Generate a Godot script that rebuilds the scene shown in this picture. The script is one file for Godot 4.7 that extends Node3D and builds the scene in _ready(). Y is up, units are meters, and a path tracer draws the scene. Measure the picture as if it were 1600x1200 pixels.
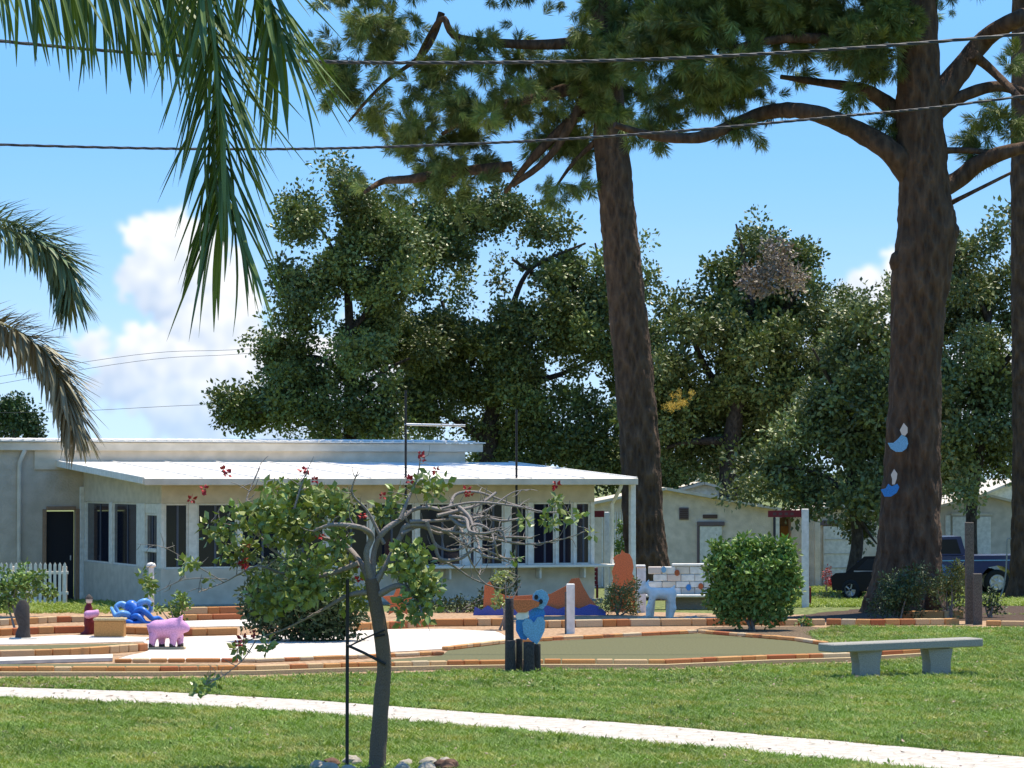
extends Node3D

# ------------------------------------------------------------------ camera numbers
const F := 4800.0        # focal length in photo pixels (1600 x 1200)
const EYE := 2.75
const HORIZON := 748.0
var tilt := atan((HORIZON - 600.0) / F)
var rng := RandomNumberGenerator.new()
var noise := FastNoiseLite.new()
var M := {}
var taken := {}
var box_cache := {}

func ray(px: float, py: float) -> Vector3:
	var d := Vector3(px - 800.0, 600.0 - py, -F).rotated(Vector3.RIGHT, tilt)
	return d / -d.z

func P(px: float, py: float, depth: float) -> Vector3:
	return Vector3(0, EYE, 0) + ray(px, py) * depth

func gy(depth: float) -> float:
	return -0.5 * smoothstep(64.0, 86.0, depth)

func G(px: float, py: float) -> Vector3:
	var r := ray(px, py)
	var d := 60.0
	for i in 12:
		d = (EYE - gy(d)) / -r.y
		d = clampf(d, 5.0, 900.0)
	return Vector3(r.x * d, gy(d), -d)

func per_m(depth: float) -> float:
	return F / depth

# ------------------------------------------------------------------ nodes
func numbered(called: String) -> String:
	if not taken.has(called):
		taken[called] = 0
		return called
	taken[called] += 1
	return "%s_%03d" % [called, taken[called]]

func tag(o: Node, label := "", category := "", group := "", kind := "") -> Node:
	if label: o.set_meta("label", label)
	if category: o.set_meta("category", category)
	if group: o.set_meta("group", group)
	if kind: o.set_meta("kind", kind)
	return o

func thing(called: String, label: String, category: String, at := Vector3.ZERO, group := "", turn := 0.0) -> Node3D:
	var o := Node3D.new()
	o.name = numbered(called)
	add_child(o)
	o.position = at
	o.rotation.y = turn
	tag(o, label, category, group)
	return o

func part(parent: Node, called: String, mesh: Mesh, m: Material, x := Transform3D()) -> MeshInstance3D:
	var o := MeshInstance3D.new()
	o.name = numbered(called) if parent == self else called
	o.mesh = mesh
	o.material_override = m
	o.transform = x
	parent.add_child(o, true)
	return o

func at(p: Vector3, turn := 0.0) -> Transform3D:
	return Transform3D(Basis(Vector3.UP, turn), p)

func structure(called: String, mesh: Mesh, m: Material, x := Transform3D()) -> MeshInstance3D:
	var o := part(self, called, mesh, m, x)
	tag(o, "", "", "", "structure")
	return o

# ------------------------------------------------------------------ meshes
func st_new() -> SurfaceTool:
	var st := SurfaceTool.new()
	st.begin(Mesh.PRIMITIVE_TRIANGLES)
	return st

func done(st: SurfaceTool) -> ArrayMesh:
	st.generate_normals()
	return st.commit()

func face(st: SurfaceTool, pts: Array, out: Vector3) -> void:
	var n: Vector3 = (pts[1] - pts[0]).cross(pts[2] - pts[0])
	var q := pts
	if n.dot(out) > 0.0:
		q = pts.duplicate()
		q.reverse()
	for i in range(1, q.size() - 1):
		st.add_vertex(q[0]); st.add_vertex(q[i]); st.add_vertex(q[i + 1])

func add_box(st: SurfaceTool, x: Transform3D, s: Vector3, b := 0.0) -> void:
	st.set_smooth_group(-1)
	var h := s * 0.5
	b = minf(b, minf(h.x, minf(h.y, h.z)) * 0.6)
	if b <= 0.0:
		for a in 3:
			for sg in [-1.0, 1.0]:
				var o := Vector3.ZERO; o[a] = sg
				var u := (a + 1) % 3; var v := (a + 2) % 3
				var p := []
				for c in [[-1, -1], [1, -1], [1, 1], [-1, 1]]:
					var q := Vector3.ZERO
					q[a] = sg * h[a]; q[u] = c[0] * h[u]; q[v] = c[1] * h[v]
					p.append(x * q)
				face(st, p, x.basis * o)
		return
	for a in 3:
		var u := (a + 1) % 3
		var v := (a + 2) % 3
		for sg in [-1.0, 1.0]:
			var o := Vector3.ZERO; o[a] = sg
			var p := []
			for c in [[-1, -1], [1, -1], [1, 1], [-1, 1]]:
				var q := Vector3.ZERO
				q[a] = sg * h[a]; q[u] = c[0] * (h[u] - b); q[v] = c[1] * (h[v] - b)
				p.append(x * q)
			face(st, p, x.basis * o)
			for sh in [-1.0, 1.0]:      # edges between axis a and axis u
				var e := []
				for w in [-1.0, 1.0]:
					var q1 := Vector3.ZERO; q1[a] = sg * h[a]; q1[u] = sh * (h[u] - b); q1[v] = w * (h[v] - b)
					var q2 := Vector3.ZERO; q2[a] = sg * (h[a] - b); q2[u] = sh * h[u]; q2[v] = w * (h[v] - b)
					if w < 0: e.append(x * q1); e.append(x * q2)
					else: e.append(x * q2); e.append(x * q1)
				var eo := Vector3.ZERO; eo[a] = sg; eo[u] = sh
				face(st, e, x.basis * eo)
	for sx in [-1.0, 1.0]:
		for sy in [-1.0, 1.0]:
			for sz in [-1.0, 1.0]:
				var c := Vector3(sx * h.x, sy * h.y, sz * h.z)
				face(st, [x * (c - Vector3(0, sy * b, sz * b)), x * (c - Vector3(sx * b, 0, sz * b)), x * (c - Vector3(sx * b, sy * b, 0))], x.basis * Vector3(sx, sy, sz))

func boxm(s: Vector3, b := 0.008) -> Mesh:
	var k := "%.3f_%.3f_%.3f_%.3f" % [s.x, s.y, s.z, b]
	if not box_cache.has(k):
		var st := st_new()
		add_box(st, Transform3D(), s, b)
		box_cache[k] = done(st)
	return box_cache[k]

func ring_frames(pts: Array) -> Array:
	var out := []
	var up := Vector3(0.31, 0.2, 0.93).normalized()
	for i in pts.size():
		var t: Vector3 = (pts[mini(i + 1, pts.size() - 1)] - pts[maxi(i - 1, 0)])
		t = t.normalized()
		if absf(t.dot(up)) > 0.98: up = Vector3(0.9, 0.1, 0.3).normalized()
		var x := up.cross(t).normalized()
		var y := t.cross(x).normalized()
		up = y
		out.append([x, y])
	return out

func add_tube(st: SurfaceTool, pts: Array, radii: Array, sides := 8, bump := 0.0, freq := 1.0, caps := true) -> void:
	st.set_smooth_group(0)
	var fr := ring_frames(pts)
	var rings := []
	for i in pts.size():
		var r := []
		for k in sides:
			var a := TAU * k / sides
			var d: Vector3 = fr[i][0] * cos(a) + fr[i][1] * sin(a)
			var rad: float = radii[i]
			if bump > 0.0:
				var q: Vector3 = (pts[i] + d * rad) * freq
				rad *= 1.0 + bump * noise.get_noise_3d(q.x * 20.0, q.y * 6.0, q.z * 20.0)
			r.append(pts[i] + d * rad)
		rings.append(r)
	for i in pts.size() - 1:
		for k in sides:
			var k2 := (k + 1) % sides
			var a: Vector3 = rings[i][k]; var b: Vector3 = rings[i][k2]
			var c: Vector3 = rings[i + 1][k2]; var d: Vector3 = rings[i + 1][k]
			var mid: Vector3 = (a + b + c + d) / 4.0 - (pts[i] + pts[i + 1]) / 2.0
			face(st, [a, b, c, d], mid)
	if caps:
		st.set_smooth_group(1)
		face(st, rings[0], pts[0] - pts[1])
		face(st, rings[-1], pts[-1] - pts[-2])

func smooth_line(pts: Array, sub := 4) -> Array:
	# Catmull-Rom through Vector3 points; also works on [Vector3, radius] packed as Vector4
	var out := []
	for i in pts.size() - 1:
		var p0 = pts[maxi(i - 1, 0)]; var p1 = pts[i]; var p2 = pts[i + 1]; var p3 = pts[mini(i + 2, pts.size() - 1)]
		for k in sub:
			var t := float(k) / sub
			out.append(0.5 * ((2.0 * p1) + (p2 - p0) * t + (2.0 * p0 - 5.0 * p1 + 4.0 * p2 - p3) * t * t + (3.0 * p1 - p0 - 3.0 * p2 + p3) * t * t * t))
	out.append(pts[-1])
	return out

func limb(st: SurfaceTool, pts4: Array, sides := 8, bump := 0.0, freq := 1.0, sub := 4) -> void:
	var s := smooth_line(pts4, sub)
	var p := []
	var r := []
	for q in s:
		p.append(Vector3(q.x, q.y, q.z))
		r.append(maxf(q.w, 0.002))
	add_tube(st, p, r, sides, bump, freq)

func V4(p: Vector3, r: float) -> Vector4:
	return Vector4(p.x, p.y, p.z, r)

func tube(pts: Array, r: float, sides := 8) -> Mesh:
	var st := st_new()
	var rr := []
	for i in pts.size(): rr.append(r)
	add_tube(st, pts, rr, sides)
	return done(st)

func add_prism(st: SurfaceTool, poly: PackedVector2Array, x: Transform3D, depth: float) -> void:
	st.set_smooth_group(-1)
	var tri := Geometry2D.triangulate_polygon(poly)
	for zz in [-0.5, 0.5]:
		for i in range(0, tri.size(), 3):
			var t := []
			for k in 3: t.append(x * Vector3(poly[tri[i + k]].x, poly[tri[i + k]].y, zz * depth))
			face(st, t, x.basis * Vector3(0, 0, zz))
	var clock := Geometry2D.is_polygon_clockwise(poly)
	for i in poly.size():
		var a := poly[i]; var b := poly[(i + 1) % poly.size()]
		var e := (b - a)
		var n := Vector2(e.y, -e.x)
		if not clock: pass
		else: n = -n
		face(st, [x * Vector3(a.x, a.y, -depth / 2), x * Vector3(b.x, b.y, -depth / 2), x * Vector3(b.x, b.y, depth / 2), x * Vector3(a.x, a.y, depth / 2)], x.basis * Vector3(n.x, n.y, 0))

func prism(poly: PackedVector2Array, depth: float) -> Mesh:
	var st := st_new()
	add_prism(st, poly, Transform3D(), depth)
	return done(st)

func lathe(profile: Array, sides := 16) -> Mesh:   # profile: Vector2(radius, y)
	var st := st_new()
	st.set_smooth_group(0)
	for i in profile.size() - 1:
		for k in sides:
			var a0 := TAU * k / sides; var a1 := TAU * (k + 1) / sides
			var p: Vector2 = profile[i]; var q: Vector2 = profile[i + 1]
			var pts := [Vector3(cos(a0) * p.x, p.y, sin(a0) * p.x), Vector3(cos(a1) * p.x, p.y, sin(a1) * p.x), Vector3(cos(a1) * q.x, q.y, sin(a1) * q.x), Vector3(cos(a0) * q.x, q.y, sin(a0) * q.x)]
			var n2 := Vector2(q.y - p.y, p.x - q.x)
			var am := (a0 + a1) / 2.0
			if p.x < 1e-4: pts.remove_at(1)
			elif q.x < 1e-4: pts.remove_at(2)
			face(st, pts, Vector3(cos(am) * n2.x, n2.y, sin(am) * n2.x))
	return done(st)

# smooth union of tapered capsules, meshed as surface nets. bones: [a, b, ra, rb]
func blob_mesh(bones: Array, cell: float, k: float) -> Mesh:
	var lo := Vector3.ONE * 1e9
	var hi := -lo
	for b in bones:
		for j in 2:
			var r: float = b[2 + j] + cell * 2.0 + k
			lo = lo.min(b[j] - Vector3.ONE * r); hi = hi.max(b[j] + Vector3.ONE * r)
	var n := Vector3i(((hi - lo) / cell).ceil()) + Vector3i.ONE
	var f := PackedFloat32Array(); f.resize(n.x * n.y * n.z); f.fill(1.0)
	for z in n.z:
		for y in n.y:
			for x in n.x:
				var p := lo + Vector3(x, y, z) * cell
				var d := 10.0
				for b in bones:
					var ab: Vector3 = b[1] - b[0]
					var t := clampf((p - b[0]).dot(ab) / maxf(ab.length_squared(), 1e-9), 0.0, 1.0)
					var e: float = p.distance_to(b[0] + ab * t) - lerpf(b[2], b[3], t)
					var h := maxf(k - absf(d - e), 0.0) / k
					d = minf(d, e) - h * h * k * 0.25
				f[(z * n.y + y) * n.x + x] = d
	var idx := {}
	var verts := []
	for z in n.z - 1:
		for y in n.y - 1:
			for x in n.x - 1:
				var s := Vector3.ZERO
				var c := 0
				for e in [[0,0,0,1,0,0],[0,1,0,1,1,0],[0,0,1,1,0,1],[0,1,1,1,1,1],[0,0,0,0,1,0],[1,0,0,1,1,0],[0,0,1,0,1,1],[1,0,1,1,1,1],[0,0,0,0,0,1],[1,0,0,1,0,1],[0,1,0,0,1,1],[1,1,0,1,1,1]]:
					var a := f[((z + e[2]) * n.y + y + e[1]) * n.x + x + e[0]]
					var b := f[((z + e[5]) * n.y + y + e[4]) * n.x + x + e[3]]
					if (a < 0.0) != (b < 0.0):
						s += Vector3(x + e[0], y + e[1], z + e[2]).lerp(Vector3(x + e[3], y + e[4], z + e[5]), a / (a - b))
						c += 1
				if c:
					idx[Vector3i(x, y, z)] = verts.size()
					verts.append(lo + s / c * cell)
	var st := st_new()
	st.set_smooth_group(0)
	for z in range(1, n.z - 1):
		for y in range(1, n.y - 1):
			for x in range(1, n.x - 1):
				var a := f[(z * n.y + y) * n.x + x]
				for ax in 3:
					var q := Vector3i(x, y, z); q[ax] += 1
					var b := f[(q.z * n.y + q.y) * n.x + q.x]
					if (a < 0.0) == (b < 0.0): continue
					var u := Vector3i.ZERO; u[(ax + 1) % 3] = 1
					var v := Vector3i.ZERO; v[(ax + 2) % 3] = 1
					var c := Vector3i(x, y, z)
					var ks := [c, c - u, c - u - v, c - v]
					if not (idx.has(ks[0]) and idx.has(ks[1]) and idx.has(ks[2]) and idx.has(ks[3])): continue
					var o := Vector3.ZERO; o[ax] = 1.0 if a < 0.0 else -1.0
					face(st, [verts[idx[ks[0]]], verts[idx[ks[1]]], verts[idx[ks[2]]], verts[idx[ks[3]]]], o)
	return done(st)

# ------------------------------------------------------------------ materials
func noise_tex(seed_: int, freq: float, lo: Color, hi: Color, kind := FastNoiseLite.TYPE_SIMPLEX, size := 512, normal := false, bump := 4.0, mid := 0.5) -> NoiseTexture2D:
	var t := NoiseTexture2D.new()
	var n := FastNoiseLite.new()
	n.seed = seed_
	n.noise_type = kind
	n.frequency = freq
	n.fractal_octaves = 5
	t.noise = n
	t.width = size; t.height = size
	t.seamless = true
	t.as_normal_map = normal
	t.bump_strength = bump
	if not normal:
		var g := Gradient.new()
		g.set_color(0, lo); g.set_color(1, hi)
		g.set_offset(0, maxf(mid - 0.35, 0.0)); g.set_offset(1, minf(mid + 0.35, 1.0))
		t.color_ramp = g
	return t

func lin(r: float, g: float, b: float) -> Color:
	return Color(r, g, b).linear_to_srgb()

func mat(c: Color, rough := 0.8, tex: Texture2D = null, scale := Vector3.ONE, normal: Texture2D = null, ns := 1.0) -> StandardMaterial3D:
	var m := StandardMaterial3D.new()
	m.albedo_color = c
	m.roughness = rough
	m.metallic_specular = 0.35
	if tex:
		m.albedo_texture = tex
	if normal:
		m.normal_enabled = true
		m.normal_texture = normal
		m.normal_scale = ns
	if tex or normal:
		m.uv1_triplanar = true
		m.uv1_world_triplanar = true
		m.uv1_scale = scale
	return m

func leaf_mat(c: Color, back := 0.35, rough := 0.55) -> StandardMaterial3D:
	var m := StandardMaterial3D.new()
	m.albedo_color = c
	m.vertex_color_use_as_albedo = true
	m.roughness = rough
	m.metallic_specular = 0.4
	m.cull_mode = BaseMaterial3D.CULL_DISABLED
	m.backlight_enabled = true
	m.backlight = Color(c.r * back, c.g * back, c.b * back * 0.6)
	return m

func materials() -> void:
	var soft := noise_tex(3, 0.012, Color(0.90, 0.90, 0.89), Color(1, 1, 1))
	var speck := noise_tex(5, 0.09, Color(0.78, 0.78, 0.78), Color(1, 1, 1))
	var speck_n := noise_tex(6, 0.08, Color.BLACK, Color.WHITE, FastNoiseLite.TYPE_SIMPLEX, 512, true, 5.0)
	var bark_t := noise_tex(11, 0.02, Color(0.55, 0.52, 0.5), Color(1, 0.97, 0.94), FastNoiseLite.TYPE_CELLULAR, 512)
	var bark_n := noise_tex(11, 0.02, Color.BLACK, Color.WHITE, FastNoiseLite.TYPE_CELLULAR, 512, true, 14.0)
	var lawn := noise_tex(21, 0.03, Color(0.55, 0.6, 0.5), Color(1, 1, 1))
	M.soft = soft
	M.speck = speck
	M.grass_ground = mat(lin(0.22, 0.24, 0.08), 0.95, lawn, Vector3.ONE * 0.35)
	M.path = mat(lin(0.55, 0.50, 0.43), 0.9, noise_tex(8, 0.02, Color(0.86, 0.85, 0.83), Color(1, 1, 1)), Vector3.ONE * 0.45, speck_n, 0.5)
	M.sand = mat(lin(0.48, 0.32, 0.19), 0.95, noise_tex(9, 0.03, Color(0.75, 0.72, 0.69), Color(1, 1, 1)), Vector3.ONE * 0.5, speck_n, 0.6)
	M.gravel = mat(lin(0.77, 0.74, 0.69), 0.95, noise_tex(33, 0.06, Color(0.80, 0.73, 0.65), Color(1, 1, 1), FastNoiseLite.TYPE_SIMPLEX, 512, false, 4.0, 0.42), Vector3.ONE * 0.9, speck_n, 1.0)
	M.green = mat(lin(0.14, 0.135, 0.06), 0.95, noise_tex(14, 0.05, Color(0.82, 0.82, 0.8), Color(1, 1, 1)), Vector3.ONE * 0.7)
	M.dirt = mat(lin(0.26, 0.19, 0.12), 0.95, noise_tex(13, 0.04, Color(0.5, 0.48, 0.45), Color(1, 1, 1)), Vector3.ONE * 0.8, speck_n, 1.0)
	M.mulch = mat(lin(0.11, 0.07, 0.045), 0.95, speck, Vector3.ONE * 2.0, speck_n, 1.5)
	M.lip = mat(lin(0.62, 0.47, 0.25), 0.9, speck, Vector3.ONE * 0.8)
	M.slab = mat(lin(0.62, 0.58, 0.50), 0.9, soft, Vector3.ONE * 0.6)
	M.bricks = []
	for c in [[0.62, 0.27, 0.09], [0.68, 0.35, 0.13], [0.72, 0.48, 0.25], [0.52, 0.17, 0.065], [0.70, 0.54, 0.33], [0.57, 0.23, 0.09]]:
		M.bricks.append(mat(lin(c[0], c[1], c[2]), 0.85, speck, Vector3.ONE * 1.3, speck_n, 0.5))
	M.bark_pine = mat(lin(0.16, 0.105, 0.068), 0.95, bark_t, Vector3(0.75, 0.2, 0.75), bark_n, 1.2)
	M.bark_oak = mat(lin(0.11, 0.095, 0.08), 0.95, bark_t, Vector3(1.0, 0.5, 1.0), bark_n, 1.0)
	M.bark_small = mat(lin(0.33, 0.285, 0.25), 0.9, speck, Vector3(2.0, 0.8, 2.0), speck_n, 0.8)
	M.bark_trunk = mat(lin(0.20, 0.15, 0.11), 0.9, speck, Vector3(2.0, 0.8, 2.0), speck_n, 1.0)
	M.wood = mat(lin(0.24, 0.20, 0.165), 0.9, noise_tex(17, 0.06, Color(0.5, 0.48, 0.46), Color(1, 1, 1)), Vector3(5, 0.5, 5), speck_n, 0.6)
	M.wood_dark = mat(lin(0.10, 0.09, 0.082), 0.85, noise_tex(18, 0.06, Color(0.5, 0.48, 0.46), Color(1, 1, 1)), Vector3(5, 0.5, 5), speck_n, 0.6)
	M.wall = mat(lin(0.68, 0.60, 0.48), 0.85, soft, Vector3.ONE * 0.4)
	M.wall_main = mat(lin(0.57, 0.49, 0.39), 0.9, soft, Vector3.ONE * 0.3, speck_n, 0.3)
	M.beige = mat(lin(0.74, 0.62, 0.47), 0.8, soft, Vector3.ONE * 0.3)  # main wall colour lightened for the bounce off the porch roof
	M.fascia = mat(lin(0.70, 0.62, 0.50), 0.6, soft, Vector3.ONE * 0.3)
	M.white_paint = mat(lin(0.83, 0.79, 0.71), 0.55, soft, Vector3.ONE * 0.8)
	M.roof_white = mat(lin(0.84, 0.80, 0.73), 0.75, soft, Vector3.ONE * 0.25)
	M.roof_white.metallic_specular = 0.1
	M.concrete = mat(lin(0.40, 0.38, 0.32), 0.9, speck, Vector3.ONE * 1.1, speck_n, 0.8)
	M.trim_door = mat(lin(0.35, 0.22, 0.14), 0.7, soft)
	M.dark = mat(lin(0.02, 0.02, 0.024), 0.6)
	M.glass = StandardMaterial3D.new()
	M.glass.albedo_color = Color(0.09, 0.11, 0.17)
	M.glass.roughness = 0.06
	M.streak = mat(lin(0.09, 0.10, 0.13), 0.5)  # grey for the streaks laid over the panes
	M.red = mat(lin(0.19, 0.02, 0.022), 0.5, soft, Vector3.ONE * 1.0)
	M.tan = mat(lin(0.78, 0.66, 0.53), 0.9, soft, Vector3.ONE * 0.35, speck_n, 0.2)
	M.tan_grey = mat(lin(0.66, 0.58, 0.48), 0.9, soft, Vector3.ONE * 0.35)
	M.brown_sign = mat(lin(0.10, 0.06, 0.05), 0.6)
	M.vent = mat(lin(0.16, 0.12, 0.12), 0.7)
	M.orange = mat(lin(0.72, 0.20, 0.07), 0.6, soft, Vector3.ONE * 1.5)
	M.orange_dark = mat(lin(0.42, 0.11, 0.04), 0.6, soft)
	M.blue = mat(lin(0.05, 0.25, 0.60), 0.5, soft, Vector3.ONE * 1.5)
	M.blue_pale = mat(lin(0.22, 0.46, 0.66), 0.5, soft, Vector3.ONE * 1.5)
	M.blue_wave = mat(lin(0.09, 0.12, 0.40), 0.6, soft)
	M.blue_bright = mat(lin(0.035, 0.17, 0.62), 0.35, soft, Vector3.ONE * 2.0)
	M.blue_light = mat(lin(0.14, 0.36, 0.72), 0.35, soft, Vector3.ONE * 2.0)
	M.cream = mat(lin(0.68, 0.55, 0.45), 0.6)
	M.pink = mat(lin(0.62, 0.27, 0.52), 0.4, noise_tex(31, 0.03, Color(0.8, 0.75, 0.9), Color(1, 1, 1)), Vector3.ONE * 3.0)
	M.tan_box = mat(lin(0.55, 0.28, 0.09), 0.8, soft)
	M.metal_dark = mat(lin(0.03, 0.028, 0.028), 0.5)
	M.cable = mat(lin(0.05, 0.052, 0.055), 0.45)
	var worn := noise_tex(37, 0.06, Color(0.80, 0.79, 0.78), Color(1, 1, 1), FastNoiseLite.TYPE_SIMPLEX, 512, false, 4.0, 0.38)
	for k in ["orange", "blue", "blue_pale", "blue_bright", "blue_light", "pink", "tan_box", "red", "blue_wave"]:
		M[k].albedo_texture = worn
		M[k].uv1_triplanar = true
		M[k].uv1_world_triplanar = true
		M[k].uv1_scale = Vector3.ONE * 1.1
	M.pink.albedo_color = lin(0.72, 0.36, 0.58)
	M.truck = mat(lin(0.006, 0.017, 0.09), 0.22)
	M.truck.clearcoat_enabled = true
	M.car = mat(lin(0.012, 0.013, 0.018), 0.25)
	M.tyre = mat(lin(0.02, 0.02, 0.02), 0.9)
	M.rim = mat(lin(0.55, 0.56, 0.58), 0.35)
	M.rim.metallic = 0.7
	M.stone_pale = mat(lin(0.50, 0.44, 0.34), 0.9, speck, Vector3.ONE * 3.0, speck_n, 1.0)
	M.stone_brown = mat(lin(0.20, 0.11, 0.07), 0.9, speck, Vector3.ONE * 3.0, speck_n, 1.0)
	M.petal = leaf_mat(lin(0.42, 0.03, 0.035), 0.4)
	M.white_petal = leaf_mat(lin(0.75, 0.75, 0.68), 0.3)
	M.oak_leaf = leaf_mat(lin(0.158, 0.20, 0.062), 0.75, 0.42)
	M.oak_leaf2 = leaf_mat(lin(0.17, 0.205, 0.075), 0.75, 0.42)
	M.pine_leaf = leaf_mat(lin(0.165, 0.22, 0.055), 0.9)
	M.small_leaf = leaf_mat(lin(0.22, 0.30, 0.09), 0.7, 0.4)
	M.dry_leaf = leaf_mat(lin(0.27, 0.23, 0.18), 0.4)
	M.yellow_leaf = leaf_mat(lin(0.55, 0.42, 0.08), 0.5)
	M.shrub_leaf = leaf_mat(lin(0.15, 0.26, 0.06), 0.8)
	M.dark_leaf = leaf_mat(lin(0.055, 0.095, 0.035), 0.6)
	M.palm_leaf = leaf_mat(lin(0.125, 0.185, 0.05), 0.9, 0.35)
	M.palm_far = leaf_mat(lin(0.14, 0.19, 0.09), 0.6, 0.4)
	M.palm_dry = leaf_mat(lin(0.20, 0.185, 0.11), 0.6, 0.5)
	M.rachis = mat(lin(0.22, 0.24, 0.09), 0.35)
	M.grass_blade = leaf_mat(lin(0.31, 0.38, 0.10), 1.0, 0.6)

# ------------------------------------------------------------------ foliage
func leaf_shape(st: SurfaceTool, base: Vector3, dir: Vector3, side: Vector3, L: float, W: float, c: Color) -> void:
	var n := dir.cross(side).normalized()
	var l := base + dir * L * 0.5 + side * W * 0.5 + n * W * 0.12
	var r := base + dir * L * 0.5 - side * W * 0.5 + n * W * 0.12
	var tip := base + dir * L
	for v in [base, l, tip, base, tip, r]:
		st.set_color(c)
		st.add_vertex(v)

func clump(count: int, R: float, L: float, W: float, seed_: int, droop := 0.0, flat := 1.0) -> Mesh:
	var g := RandomNumberGenerator.new(); g.seed = seed_
	var st := st_new()
	st.set_smooth_group(-1)
	for i in count:
		var d := Vector3(g.randfn(), g.randfn() * flat, g.randfn()).normalized()
		var b := d * R * pow(g.randf(), 0.5)
		var dir := (d + Vector3(g.randfn(), g.randfn() - droop, g.randfn()) * 0.6).normalized()
		var side := dir.cross(Vector3(g.randfn(), g.randfn() + 1.2, g.randfn())).normalized()
		var t := g.randf_range(0.72, 1.2)
		leaf_shape(st, b, dir, side, L * g.randf_range(0.7, 1.25), W * g.randf_range(0.8, 1.2), Color(t * g.randf_range(0.95, 1.12), t, t * g.randf_range(0.8, 1.1)))
	return done(st)

func needle_tuft(count: int, L: float, W: float, seed_: int) -> Mesh:
	var g := RandomNumberGenerator.new(); g.seed = seed_
	var st := st_new()
	st.set_smooth_group(-1)
	for i in count:
		var t := g.randf()
		var b := Vector3(0, t * L * 0.9, 0)
		var a := g.randf() * TAU
		var dir := Vector3(cos(a), g.randf_range(0.5, 2.0), sin(a)).normalized()
		var side := dir.cross(Vector3(g.randfn(), g.randfn(), g.randfn())).normalized()
		var q := g.randf_range(0.7, 1.2)
		leaf_shape(st, b, dir, side, L * g.randf_range(0.7, 1.15), W, Color(q, q, q))
	return done(st)

func multi(parent: Node, called: String, mesh: Mesh, m: Material, xs: Array, cs: Array) -> MultiMeshInstance3D:
	var mm := MultiMesh.new()
	mm.transform_format = MultiMesh.TRANSFORM_3D
	mm.use_colors = true
	mm.mesh = mesh
	mm.instance_count = xs.size()
	for i in xs.size():
		mm.set_instance_transform(i, xs[i])
		mm.set_instance_color(i, cs[i])
	var o := MultiMeshInstance3D.new()
	o.name = numbered(called) if parent == self else called
	o.multimesh = mm
	o.material_override = m
	parent.add_child(o, true)
	return o

func drooping(d: Vector3) -> Basis:
	var up := (d * 0.8 + Vector3(rng.randfn() * 0.3, rng.randf_range(-1.2, 0.6), rng.randfn() * 0.3)).normalized()
	var x := up.cross(Vector3(0.3, 0.2, 0.9)).normalized()
	return Basis(x, up, x.cross(up))

# blobs: [px, py, rx, ry, depth offset]; returns crown copies around them, in the local space of origin
func crown(parent: Node3D, called: String, blobs: Array, depth: float, mesh: Mesh, m: Material, per: float, scale: float, gap: float, gfreq: float, warm := 0.0, droop := false, boughs := 0) -> void:
	var xs := []
	var cs := []
	var o := parent.position
	for b in blobs:
		var dz: float = b[4] if b.size() > 4 else rng.randf_range(-1.0, 1.0) * depth * 0.012
		var dd := depth + dz
		var c := P(b[0], b[1], dd)
		var s := per_m(dd)
		var r := Vector3(b[2] / s, b[3] / s, 0.55 * (b[2] + b[3]) / s)
		var n := int(per * r.x * r.y * r.z * 4.19)
		n = maxi(n, 12 if depth > 40.0 else 4)
		var tone := rng.randf_range(0.85, 1.15)
		var heads := []
		for k in boughs:
			var hd := Vector3(rng.randfn(), rng.randfn() + 0.15, rng.randfn()).normalized() * pow(rng.randf(), 0.4)
			heads.append([hd, rng.randf_range(0.26, 0.5), rng.randf_range(0.6, 1.4)])
		for i in n:
			var d := Vector3(rng.randfn(), rng.randfn(), rng.randfn()).normalized()
			if boughs > 0 and rng.randf() < 0.88:
				var hh: Array = heads[rng.randi() % boughs]
				var off: Vector3 = Vector3(rng.randfn(), rng.randfn() * 0.55, rng.randfn()) * hh[1] * 0.55
				var pp: Vector3 = c + (hh[0] + off) * r
				if noise.get_noise_3d(pp.x * gfreq * 10.0, pp.y * gfreq * 10.0, pp.z * gfreq * 10.0) < gap: continue
				var bb: Basis = drooping(d) if droop else Basis.from_euler(Vector3(rng.randf() * TAU, rng.randf() * TAU, rng.randf() * TAU))
				bb = bb.scaled(Vector3.ONE * scale * rng.randf_range(0.55, 1.35))
				xs.append(Transform3D(bb, pp - o))
				var tt: float = tone * rng.randf_range(0.85, 1.15) * hh[2]
				cs.append(Color(tt * (1.0 + warm * rng.randf()), tt, tt * rng.randf_range(0.85, 1.1)))
				continue
			var rad := pow(rng.randf(), 0.42)
			var wob := 1.0 + 0.35 * noise.get_noise_3d((c.x + d.x * 3.0) * gfreq * 9.0, (c.y + d.y * 3.0) * gfreq * 9.0, d.z * 27.0 * gfreq)
			var p := c + d * r * rad * wob
			if noise.get_noise_3d(p.x * gfreq * 10.0, p.y * gfreq * 10.0, p.z * gfreq * 10.0) < gap: continue
			var ba: Basis
			if droop:
				ba = drooping(d)
			else:
				ba = Basis.from_euler(Vector3(rng.randf() * TAU, rng.randf() * TAU, rng.randf() * TAU))
			ba = ba.scaled(Vector3.ONE * scale * rng.randf_range(0.7, 1.25))
			xs.append(Transform3D(ba, p - o))
			var t := tone * rng.randf_range(0.8, 1.2)
			cs.append(Color(t * (1.0 + warm * rng.randf()), t, t * rng.randf_range(0.85, 1.1)))
	multi(parent, called, mesh, m, xs, cs).set_meta("kind", "stuff")

# trunk points: [px, py, radius in m]
func px_limb(pts: Array, depth: float, o: Vector3, wob := 0.0) -> Array:
	var out := []
	for i in pts.size():
		var q = pts[i]
		var dd: float = depth + (q[3] if q.size() > 3 else rng.randfn() * wob * minf(i, 2.0))
		out.append(V4(P(q[0], q[1], dd) - o, q[2]))
	return out

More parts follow.
